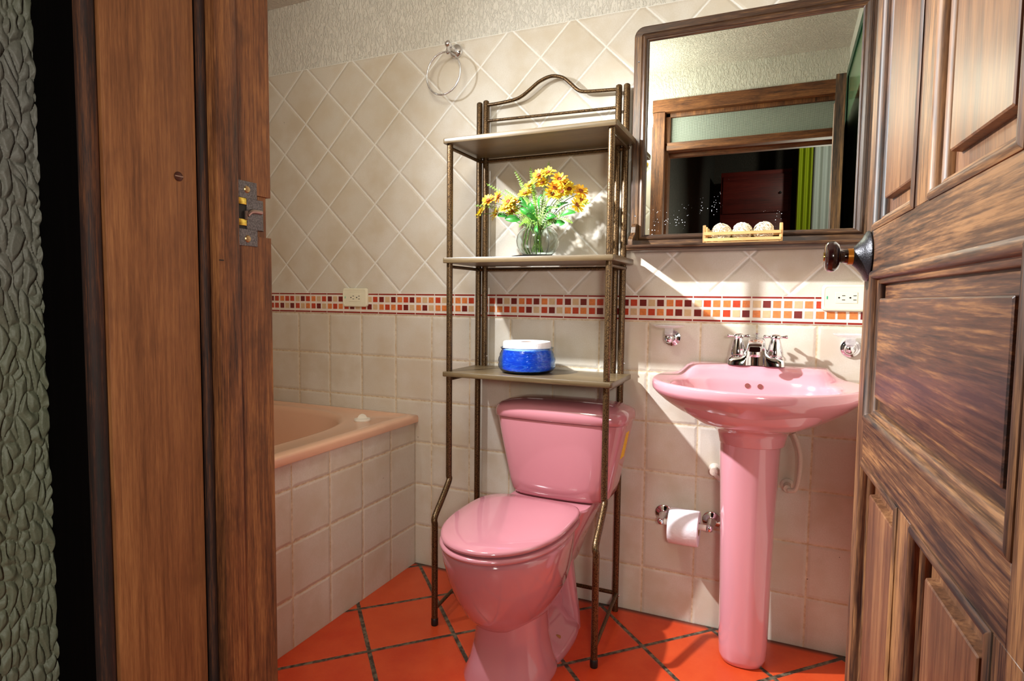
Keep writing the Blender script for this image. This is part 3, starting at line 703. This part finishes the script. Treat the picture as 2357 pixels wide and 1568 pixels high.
def blossom_mesh(mt, seed):
    b = BM(); r_ = random.Random(seed); n = 11
    for lay in range(2):
        for i in range(n - lay * 2):
            a = 2 * PI * i / (n - lay * 2) + lay * .3 + r_.uniform(-.12, .12); L = .0225 * r_.uniform(.85, 1.08) * (1 - .15 * lay); el = .25 + lay * .35 + r_.uniform(-.15, .2)
            m = Matrix.Rotation(a, 4, 'Z') @ Matrix.Rotation(-el, 4, 'Y')
            prof = [(.003, .0012), (.009, .0030), (.015, .0040), (.020, .0034), (.0235, .0012)]
            R_ = []
            for x, wd in prof:
                x = x * L / .0225; zz = -.0006 * ((x / .02) ** 2) * 4
                R_.append([m @ V((x, -wd, zz)), m @ V((x, -wd * .4, zz - .0006)), m @ V((x, wd * .4, zz - .0006)), m @ V((x, wd, zz))])
            loft(b, R_, False)
    sphere(b, (0, 0, .0015), .0052, 12, (1, 1, .6))
    for f in b.faces:
        c_ = f.calc_center_median()
        if c_.xy.length < .0054 and c_.z > -.002 and len(f.verts) <= 4 and abs(c_.z - .0015) < .0034: f.material_index = 1
    return mesh('blossom', b, [mt, 'disc'], 60, False)
bms = [blossom_mesh('petal', 1), blossom_mesh('petal2', 2), blossom_mesh('petal', 3)]
rl = FB.location
for i, p in enumerate(BL):
    p = V(p); o = bpy.data.objects.new('blossom', bms[i % 3]); C.objects.link(o); o.parent = FB; o.location = p - rl
    d = (p - base).normalized() * .7 + V((rnd.uniform(-.4, .5), -1.0 + rnd.uniform(-.3, .5), rnd.uniform(-.1, .6)))
    o.rotation_euler = d.to_track_quat('Z', 'Y').to_euler(); s_ = rnd.uniform(1.05, 1.3); o.scale = (s_,) * 3
def bend_path(p, k=8):
    p = V(p); low = V((VX + rnd.uniform(-.02, .02), VY + rnd.uniform(-.012, .012), VZ + .02)); neck = base + V(((p.x - VX) * .12, rnd.uniform(-.012, .012), -.005))
    mid = neck.lerp(p, .5) + V((0, 0, .025)); return smooth([low, neck, mid, p], k)
for i, p in enumerate(BL):
    if i % 2 == 0 or i in (13, 15, 7):
        b = BM(); tube(b, bend_path(V(p) - V((0, -.004, .003))), .0012, 6); obj('stem', b, 'stem', FB)
for p in FE:
    pa = bend_path(p, 9); b = BM(); tube(b, pa, .0008, 5)
    n0 = len(pa) // 3 + 2; side = V((rnd.uniform(-.3, .3), -1, rnd.uniform(0, .5))).normalized()
    seq = [pa[j].lerp(pa[j + 1], f) for j in range(n0, len(pa) - 1) for f in (0, .5)][::2]
    for j, c_ in enumerate(seq):
        t_ = j / len(seq); d = (pa[-1] - pa[max(n0 - 2, 0)]).normalized(); lt = d.cross(side).normalized(); L = .0150 * (1 - .65 * t_) * (.5 + min(.5, t_ * 3))
        for sg in (-1, 1):
            e1 = (lt * sg + d * .45).normalized(); wv = e1.cross(side).normalized() * .0012
            loft(b, [[c_ - wv * .6, c_ + wv * .6], [c_ + e1 * L * .5 - wv, c_ + e1 * L * .5 + wv + side * .0008], [c_ + e1 * L * .9 - wv * .6, c_ + e1 * L * .9 + wv * .6], [c_ + e1 * L - wv * .1, c_ + e1 * L + wv * .1]], False)
    obj('fern_frond', b, 'fern', FB, merge=False, ang=60)
for i, p in enumerate(LE):
    p = V(p); d = (p - base + V((0, 0, -.02))).normalized(); b = BM(); side = V((rnd.uniform(-.6, .6), -1, rnd.uniform(-.2, .8))).normalized(); lt = d.cross(side).normalized(); L = rnd.uniform(.036, .054); wd = rnd.uniform(.008, .013)
    R_ = []
    for j in range(9):
        t_ = j / 8; c_ = p - d * L * .5 + d * L * t_ + side * (.01 * math.sin(t_ * PI)); ww = wd * math.sin(PI * (t_ * .92 + .05)) ** .8
        R_.append([c_ - lt * ww + side * .003, c_ - lt * ww * .5, c_ - side * .001, c_ + lt * ww * .5, c_ + lt * ww + side * .003])
    loft(b, R_, False); tube(b, [base + V(((p.x - VX) * .1, 0, -.01)), p - d * L * .45], .0011, 5); obj('leaf', b, 'leaf', FB, merge=False, ang=60)
for sx, c_ in ((-.02, 'stem'), (-.028, 'stem'), (.0, 'stem'), (.012, 'wire'), (.03, 'wire'), (-.012, 'wire')):
    b = BM(); tube(b, smooth([(VX + sx * 1.1, VY - .01, VZ + .012), (VX + sx * 1.5, VY - .018, VZ + .05), (VX + sx, VY - .005, VZ + .12)], 6), .0026 if c_ == 'stem' else .0009, 8); obj('stem', b, c_, FB)

# ------------------------------------------------------------------ blue jar with a paper roll
JX, JY, JZ = 1.281, -.145, .8082
b = BM(); outp = [(.0001, 0), (.074, 0), (.086, .006), (.0945, .018), (.0955, .026), (.093, .033), (.0955, .040), (.094, .049), (.0905, .055), (.0905, .061), (.086, .071), (.0835, .076), (.088, .082), (.0885, .0835)]
inp = [(r - .003, max(h, .007)) for r, h in reversed(outp[1:-1])] + [(.0001, .007)]
lathe(b, outp + [(.0865, .0838)] + inp, (JX, JY, JZ), n=64)
tag(obj('blue_jar', b, 'blue', ang=60), 'wide cobalt blue glass jar on the lowest shelf', 'jar')
RO = thing('wrapped_paper_roll', 'white toilet paper roll standing inside the blue glass jar', 'toilet paper', (JX, JY, JZ + .008))
b = BM(); lathe(b, [(.021, 0), (.078, 0), (.079, .003), (.079, .092), (.0765, .0955), (.023, .0945), (.021, .092), (.021, 0)], (JX, JY, JZ + .0075), n=56); obj('roll', b, 'paper', RO, ang=50)
b = BM(); lathe(b, [(.0790, .002), (.0800, .002), (.0806, .03), (.0798, .060), (.0795, .0695), (.0790, .0695), (.0790, .002)], (JX, JY, JZ + .0075), n=56); obj('wrapper', b, 'wrap', RO, label='blue and white printed wrapper')
b = BM(); lathe(b, [(.0195, 0), (.0209, 0), (.0209, .0935), (.0195, .0935), (.0195, 0)], (JX, JY, JZ + .0078), n=32); obj('cardboard_core', b, 'card', RO)

# ------------------------------------------------------------------ mirror with its shelf
MR = thing('wall_mirror', 'wall mirror in a dark brown wooden frame with a small shelf', 'mirror', (1.935, -.001, 1.20))
X0, X1, ZA, ZT = 1.590, 2.277, 1.222, 1.908
b = BM()
pf = [(0, -.0005), (0, -.033), (.0015, -.037), (.005, -.039), (.024, -.039), (.0255, -.0365), (.0275, -.0375), (.030, -.041), (.035, -.0425), (.040, -.040), (.0415, -.036), (.0445, -.036), (.0475, -.0325), (.0480, -.029)]
loft(b, [rrect(X0 + i, X1 - i * 1.15, ZA + i * .79, ZT - i, y, max(.032 - i, .001), 6, .001) for i, y in pf])
for f in b.faces:
    c_ = f.calc_center_median(); f.material_index = 0 if (c_.x < X0 + .06 or c_.x > X1 - .062) and ZA + .05 < c_.z < ZT - .05 else 1
    ys = [v.co.z for v in f.verts]; 
    if max(ys) - min(ys) > .3: f.material_index = 0
obj('frame', b, ['mir_z', 'mir_x'], MR, ang=25)
b = BM(); box(b, X0 + .044, X1 - .05, -.0302, -.026, ZA + .034, ZT - .044); obj('mirror_glass', b, 'mirror', MR)
b = BM(); prism(b, [(-.001, 1.2045), (-.104, 1.2045), (-.108, 1.207), (-.1085, 1.2115), (-.114, 1.2135), (-.115, 1.218), (-.113, 1.2215), (-.001, 1.2218)], 1.597, 2.284); obj('shelf', b, 'mir_x', MR, ang=20)
for xx in (1.600, 2.262):
    b = BM(); prism(b, [(-.040, 1.2221), (-.104, 1.2221), (-.104, 1.228), (-.102, 1.240), (-.092, 1.249), (-.078, 1.254), (-.068, 1.264), (-.064, 1.282), (-.056, 1.293), (-.040, 1.294)], xx, xx + .014); obj('bracket', b, 'mir_z', MR, ang=20)
for xx, zz in ((1.606, 1.80), (1.606, 1.32), (2.262, 1.30)):
    b = BM(); lathe(b, [(.0001, 0), (.0028, 0), (.0024, .0012), (.0001, .0006)], (xx, -.039, zz), (0, -1, 0), 12); obj('screw', b, 'iron', MR)

# tray and balls
TR = thing('wooden_tray', 'small pale wooden crate tray on the mirror shelf', 'tray', (1.932, -.077, 1.2222))
tx0, tx1, ty0, ty1, tz = 1.824, 2.042, -.104, -.048, 1.2225
for xx in (tx0, tx1 - .009):
    for yy in (ty0, ty1 - .008):
        b = BM(); box(b, xx, xx + .009, yy, yy + .008, tz, tz + .052, .002); obj('corner_post', b, 'pine', TR)
for yy in (ty0 - .003, ty1 - .0005):
    for zz in (.004, .022):
        b = BM(); box(b, tx0 + .004, tx1 - .004, yy, yy + .0035, tz + zz, tz + zz + .009, .0006, 1); obj('slat', b, 'pine', TR)
for xx in (tx0 - .0005, tx1 - .0015):
    b = BM(); box(b, xx, xx + .002, ty0 + .008, ty1 - .008, tz + .022, tz + .031); obj('end_slat', b, 'pine', TR)
b = BM(); box(b, tx0 + .009, tx1 - .009, ty0 + .0006, ty1 - .0006, tz, tz + .003); obj('base_board', b, 'pine', TR)
r_ = random.Random(3)
def ball_mesh(seed):
    r_ = random.Random(seed); b = BM(); R = .0268
    for k in range(46):
        ax = V((r_.gauss(0, 1), r_.gauss(0, 1), r_.gauss(0, 1))).normalized(); u, v = frame_of(ax); a0 = r_.uniform(0, 6.28); sp = r_.uniform(1.6, 4.5); off = r_.uniform(-.45, .45); pp = []
        for j in range(22):
            a = a0 + sp * j / 21; rr = R * (1 + .035 * math.sin(3 * a + k)) * r_.uniform(.985, 1.01) * (.99 + .05 * (k % 3) / 3)
            pp.append((ax * off + (u * math.cos(a) + v * math.sin(a)) * math.sqrt(1 - off * off)) * rr)
        tube(b, pp, .00105, 5)
    sphere(b, (0, 0, 0), R * .86, 14)
    return mesh('rattan_ball', b, 'rattan', 60, False)
for i, (xx, lb) in enumerate(((1.874, 'leftmost of the three white woven balls in the wooden tray'), (1.932, 'middle one of the three white woven balls in the wooden tray'), (1.991, 'rightmost of the three white woven balls in the wooden tray'))):
    o = bpy.data.objects.new('rattan_ball', ball_mesh(20 + i)); C.objects.link(o); o.location = (xx, -.077, tz + .003 + .0283); tag(o, lb, 'decorative ball', 'woven balls in the tray')

# ------------------------------------------------------------------ sink
SX = 1.983
SK = thing('pedestal_sink', 'pink ceramic pedestal sink under the mirror', 'sink', (SX, -.15, 0))
N_ = 120
def outline(t):
    c, s = math.cos(t), math.sin(t)                     # centre (SX,-.20)
    if s >= 0:
        k = (abs(c) ** 3.4 + abs(s / 1.0) ** 3.4) ** (-1 / 3.4); x = .272 * c * k; y = .198 * s * k
        if y > .10: x = math.copysign(min(abs(x), .272 - (y - .10) * .42), x)
    else:
        k = (abs(c) ** 1.95 + abs(s) ** 1.95) ** (-1 / 1.95); x = .272 * c * k; y = .250 * s * k
    return x, y
OUT = [outline(2 * PI * i / N_) for i in range(N_)]
def sm(a, b_, x):
    t = max(0, min(1, (x - a) / (b_ - a))); return t * t * (3 - 2 * t)
def ledge(x, y):                                        # raised faucet deck at the back
    return .032 * sm(-.150 - .0, -.112, y) * sm(.225, .185, abs(x - SX)) 
def sring(k, z, c=(SX, -.20), to=None, led=0.):
    o = []
    for i, (x, y) in enumerate(OUT):
        px, py = SX + x * k, -.20 + y * k
        if to:
            cx_, cy_, a, bb, f = to; t = 2 * PI * i / N_; ex_, ey_ = cx_ + a * math.cos(t), cy_ + bb * math.sin(t)
            px, py = px * (1 - f) + ex_ * f, py * (1 - f) + ey_ * f
        o.append((px, py, z + led * ledge(px, py)))
    return o
nk = (SX, -.165, .088, .082)
b = BM()
rings = [sring(1, .650, to=(*nk[:2], .086, .080, 1)), sring(1, .652, to=(*nk[:2], .088, .082, 1)), sring(1, .678, to=(*nk[:2], .093, .088, 1)), sring(1, .692, to=(*nk[:2], .100, .095, 1)), sring(1, .700, to=(*nk[:2], .112, .105, .97)),
         sring(1, .712, to=(*nk[:2], .12, .11, .82)), sring(1, .730, to=(*nk[:2], .12, .11, .60)), sring(1, .750, to=(*nk[:2], .12, .11, .39)), sring(1, .772, to=(*nk[:2], .12, .11, .20)), sring(1, .792, to=(*nk[:2], .12, .11, .06)),
         sring(1.0, .803), sring(1.006, .808, led=.4), sring(1.008, .817, led=.8), sring(1.004, .825, led=1), sring(.994, .829, led=1), sring(.975, .830, led=1)]
bas = (SX, -.268, .212, .150)
for f, z, sc in ((.35, .829, 1.0), (.7, .828, 1.0), (1, .826, 1.0), (1, .820, .975), (1, .806, .95), (1, .78, .90), (1, .75, .80), (1, .725, .62), (1, .712, .40), (1, .706, .15)):
    if f < 1: rings.append(sring(.975, z, to=(bas[0], bas[1], bas[2] * 1.02, bas[3] * 1.03, f), led=1))
    else: rings.append([(bas[0] + bas[2] * sc * math.cos(2 * PI * i / N_) * (abs(math.cos(2 * PI * i / N_)) ** 2.6 + abs(math.sin(2 * PI * i / N_)) ** 2.6) ** (-1 / 2.6), bas[1] + bas[3] * sc * math.sin(2 * PI * i / N_) * (abs(math.cos(2 * PI * i / N_)) ** 2.6 + abs(math.sin(2 * PI * i / N_)) ** 2.6) ** (-1 / 2.6), z) for i in range(N_)])
for r in rings:
    for i, p in enumerate(r):
        if p[1] > -.0012: r[i] = (p[0], -.0012, p[2])
loft(b, rings, True, True, True)
BS = obj('basin', b, 'pinksink', SK, ang=75)
for xx in (SX - .018, SX + .016):
    b = BM(); lathe(b, [(.0001, .0016), (.0072, .0016), (.0072, -.003), (.0001, -.003)], (xx, -.1262, .807), (0, -1, .28), 20); obj('overflow_hole', b, 'pinkdark', BS)
b = BM(); lathe(b, [(.0001, 0), (.02, 0), (.02, .004), (.0001, .002)], (bas[0], bas[1], .7065), n=24); obj('drain', b, 'chrome', BS)
b = BM(); PX = 1.978
def pr_(z, a, f, bk, ex=2.4): return egg(PX, -.13, z, a, f, bk, 72, ex, 3)
loft(b, [pr_(0, .055, .062, .05), pr_(.004, .062, .070, .055), pr_(.02, .0665, .0755, .06), pr_(.06, .068, .0775, .062), pr_(.2, .0695, .082, .065), pr_(.4, .074, .090, .07), pr_(.55, .079, .102, .078), pr_(.655, .0835, .112, .08)], cap0=True, cap1=True)
obj('pedestal', b, 'pinksink', SK, ang=60)

# faucet
FX, FY, FZ = 1.983, -.066, .8625
FA = thing('faucet', 'chrome two-handled faucet on the pink sink', 'faucet', (FX, FY, FZ))
b = BM()
HP = [(-.078, .010, .014), (-.0775, .020, .021), (-.075, .026, .0245), (-.068, .029, .026), (-.052, .031, .027), (-.040, .034, .026), (-.032, .042, .025), (-.027, .052, .024), (-.0235, .070, .0225), (-.021, .079, .019), (-.018, .0815, .016)]
HP = HP + [(-x, h, y) for x, h, y in reversed(HP)]
loft(b, [[(FX + x, FY + y_ * math.cos(a), FZ + h * math.sin(a) ** .8) for a in [k * PI / 16 for k in range(17)]] for x, h, y_ in HP], True, True, True)
obj('body', b, 'chrome', FA, ang=50)
b = BM()                                               # spout reaches forward and down
loft(b, [[(FX + sx * w_, FY - d, FZ + zc + sz * h_) for sx, sz in ((-1, -.8), (-.8, -1), (.8, -1), (1, -.8), (1, .8), (.8, 1), (-.8, 1), (-1, .8))] for d, zc, w_, h_ in ((.015, .064, .0205, .016), (.045, .066, .020, .0145), (.075, .062, .0185, .0125), (.098, .056, .017, .010), (.104, .054, .014, .007))], True, True, True)
obj('spout', b, 'chrome', FA, ang=45)
b = BM(); lathe(b, [(.0001, .014), (.0135, .014), (.0145, .002), (.0135, 0), (.0001, .002)], (FX, FY - .088, FZ + .032), n=28); obj('aerator', b, 'chrome', FA)
b = BM(); lathe(b, [(.0001, 0), (.0035, 0), (.003, .010), (.007, .012), (.0075, .015), (.0001, .016)], (FX, FY + .008, FZ + .080), n=16); obj('lift_knob', b, 'chrome', FA)
for sgn, rot in ((-1, .35), (1, .1)):
    hx = FX + sgn * .051; b = BM()
    lathe(b, [(.0001, .0), (.0195, 0), (.0205, .004), (.018, .008), (.0225, .011), (.0230, .016), (.0195, .034), (.014, .056), (.0125, .060), (.0001, .060)], (hx, FY, FZ + .019), n=32)
    hd = obj('handle', b, 'chrome', FA, ang=45); b = BM(); zc = FZ + .019 + .0655
    lathe(b, [(.0001, -.006), (.012, -.006), (.0155, -.001), (.0135, .005), (.010, .0075), (.0001, .0085)], (hx, FY, zc), n=24)
    for k in range(4):
        a = rot + k * PI / 2; d = V((math.cos(a), math.sin(a), .04)).normalized(); p0 = V((hx, FY, zc)) + d * .009
        lathe(b, [(.0001, 0), (.0036, 0), (.0030, .008), (.0042, .016), (.0052, .019), (.0045, .0235), (.0001, .0245)], p0, d, 14)
    obj('cross_grip', b, 'chrome', hd, ang=50)

# supply valves and hoses
def hose(name, pts, r, label):
    b = BM(); tube(b, smooth(pts, 10), r, 12); return tag(obj(name, b, 'hose'), label, 'hose')
VR = thing('shutoff_valve', 'small wall valve right of the pink pedestal', 'valve', (2.079, -.001, .50))
b = BM(); lathe(b, [(.0001, 0), (.018, 0), (.019, .004), (.011, .008), (.0085, .028), (.0105, .034), (.0105, .046), (.0001, .047)], (2.082, -.001, .497), (0, -1, 0), 20); obj('body', b, 'hose', VR)
hose('water_hose', [(2.085, -.052, .493), (2.104, -.058, .502), (2.112, -.06, .54), (2.113, -.06, .60), (2.104, -.06, .64), (2.092, -.06, .668)], .0070, 'pale braided water hose hanging right of the pink pedestal')
VL = thing('shutoff_valve', 'small wall valve left of the pink pedestal', 'valve', (1.870, -.001, .515))
b = BM(); lathe(b, [(.0001, 0), (.018, 0), (.019, .004), (.011, .008), (.0085, .024), (.012, .03), (.012, .042), (.0001, .043)], (1.872, -.001, .520), (0, -1, 0), 20); obj('body', b, 'hose', VL)
b = BM(); tube(b, smooth([(1.872, -.04, .52), (1.884, -.044, .505), (1.902, -.046, .50), (1.912, -.048, .53), (1.915, -.05, .60)], 8), .0058, 12); tag(obj('water_hose', b, 'hose'), 'short pale water hose left of the pink pedestal', 'hose')

# ------------------------------------------------------------------ outlets
def outlet(x0, x1, z0, z1, label, mirror_led=False):
    cx_, cz_ = (x0 + x1) / 2, (z0 + z1) / 2; t = thing('power_outlet', label, 'power outlet', (cx_, -.001, cz_), group='power outlets on the mosaic band')
    b = BM(); loft(b, [rrect(x0 + i, x1 - i, z0 + i, z1 - i, y, .010, 6) for i, y in ((0, -.0036), (0, -.009), (.0012, -.0125), (.004, -.014), (.007, -.0142), (.0078, -.0135), (.0095, -.0135))], cap0=True, cap1=True); obj('cover_plate', b, 'cream', t, ang=30)
    b = BM(); box(b, cx_ - .026, cx_ + .030, -.0148, -.0135, cz_ - .016, cz_ + .016, .0005, 1); f = obj('socket_face', b, 'cream', t)
    b = BM()
    for ox in (-.0165, .012):
        px = cx_ + ox
        lathe(b, [(.0001, 0), (.0026, 0), (.0026, .0003), (.0001, .0003)], (px, -.0148, cz_), (0, -1, 0), 12)
        for dz in (.006, -.006): box(b, px + .0075, px + .0155, -.0152, -.0147, cz_ + dz - .001, cz_ + dz + .001)
    obj('socket_slots', b, 'black', f)
    b = BM(); box(b, x0 + .0125, x0 + .0155, -.0145, -.0133, cz_ - .0045, cz_ + .0045, .0004, 1); obj('indicator', b, 'green_led', t, label='small green indicator')
outlet(.409, .531, 1.012, 1.087, 'cream power outlet on the mosaic band above the bathtub')
outlet(2.152, 2.274, 1.026, 1.102, 'cream power outlet on the mosaic band beside the open door')

# ------------------------------------------------------------------ towel ring
RX, RZ = .928, 1.948
RG = thing('towel_ring', 'chrome towel ring on the wall above the bathtub', 'towel ring', (RX, -.001, RZ))
b = BM(); lathe(b, [(.0001, 0), (.025, 0), (.026, .004), (.022, .010), (.014, .013), (.0095, .016), (.0085, .045), (.010, .052), (.0001, .053)], (RX, -.001, RZ), (0, -1, 0), 28); sphere(b, (RX - .0, -.062, RZ + .004), .0125, 16)
obj('bracket', b, 'chrome', RG, ang=50)
b = BM(); tube(b, [(RX, -.062, RZ), (RX, -.062, RZ - .024)], .006, 10); sphere(b, (RX, -.062, RZ - .026), .0075, 12); obj('drop', b, 'chrome', RG)
b = BM(); torus(b, (RX - .018, -.064, RZ - .026 - .0705), .0735, .0033, (.10, 1, .0)); obj('ring', b, m_simple('knurled_chrome', (220, 220, 222), .12, 1., nscale=500, bump=.0012), RG)

# ------------------------------------------------------------------ soap dish and tumbler shelf
def soap(x, z, label):
    t = thing('soap_dish', label, 'soap dish', (x, -.001, z), group='clear soap dishes either side of the faucet')
    b = BM(); lathe(b, [(.0001, 0), (.026, 0), (.027, .003), (.0255, .006), (.021, .007), (.019, .005), (.015, .006), (.0135, .012), (.0125, .035), (.0001, .036)], (x, -.001, z), (0, -1, 0), 32); sphere(b, (x - .004, -.042, z), .0155, 18); obj('wall_mount', b, 'chrome', t, ang=35)
    b = BM(); box(b, x - .016, x + .008, -.056, -.032, z + .012, z + .034, .002); obj('clip', b, 'acrylic', t)
    b = BM(); lathe(b, [(.0001, 0), (.035, 0), (.048, .006), (.0495, .0085), (.048, .0095), (.034, .0045), (.0001, .004)], (x - .002, -.062, z + .0345), n=40); obj('dish', b, 'acrylic', t, ang=60)
soap(1.728, .931, 'clear plastic soap dish on a chrome mount, left of the faucet')
soap(2.232, .919, 'clear plastic soap dish on a chrome mount, beside the open door')

# ------------------------------------------------------------------ paper holder
HX0, HX1, HZ = 1.718, 1.868, .352
HD = thing('paper_holder', 'chrome toilet paper holder on the tiles left of the pedestal', 'paper holder', ((HX0 + HX1) / 2, -.001, HZ))
for x in (HX0, HX1):
    b = BM(); lathe(b, [(.0001, 0), (.029, 0), (.030, .003), (.027, .007), (.016, .010), (.0115, .016), (.0095, .052), (.0001, .053)], (x, -.001, HZ), (0, -1, -.12), 28); sphere(b, (x, -.062, HZ - .006), .0125, 16); obj('post', b, 'chrome', HD, ang=45)
b = BM(); tube(b, [(HX0 + .010, -.062, HZ - .006), (HX0 + .018, -.062, HZ - .006), (HX1 - .018, -.062, HZ - .006), (HX1 - .010, -.062, HZ - .006)], .0095, 18); obj('roller', b, 'white_pl', HD, label='white plastic roller')
RP = thing('toilet_paper_roll', 'white toilet paper roll hanging on the chrome holder beside the pedestal', 'toilet paper', (1.780, -.062, HZ - .02))
b = BM(); lathe(b, [(.0215, 0), (.0535, 0), (.055, .003), (.055, .087), (.0535, .09), (.0215, .09), (.0215, 0)], (1.7470, -.068, HZ - .0115), (1, 0, 0), 48); obj('paper', b, 'paper', RP, ang=50)
b = BM(); lathe(b, [(.0200, 0), (.0214, 0), (.0214, .0895), (.0200, .0895), (.0200, 0)], (1.7472, -.068, HZ - .0115), (1, 0, 0), 32); obj('cardboard_core', b, 'card', RP)

# ------------------------------------------------------------------ small hook seen in the mirror
b = BM(); lathe(b, [(.0001, 0), (.012, 0), (.008, .006), (.005, .02), (.009, .026), (.0001, .03)], (1.345, YF + .0005, 1.782), (0, 1, 0), 16)
tag(obj('wall_hook', b, 'brass'), 'small brass hook left of the doorway, seen in the mirror', 'hook')
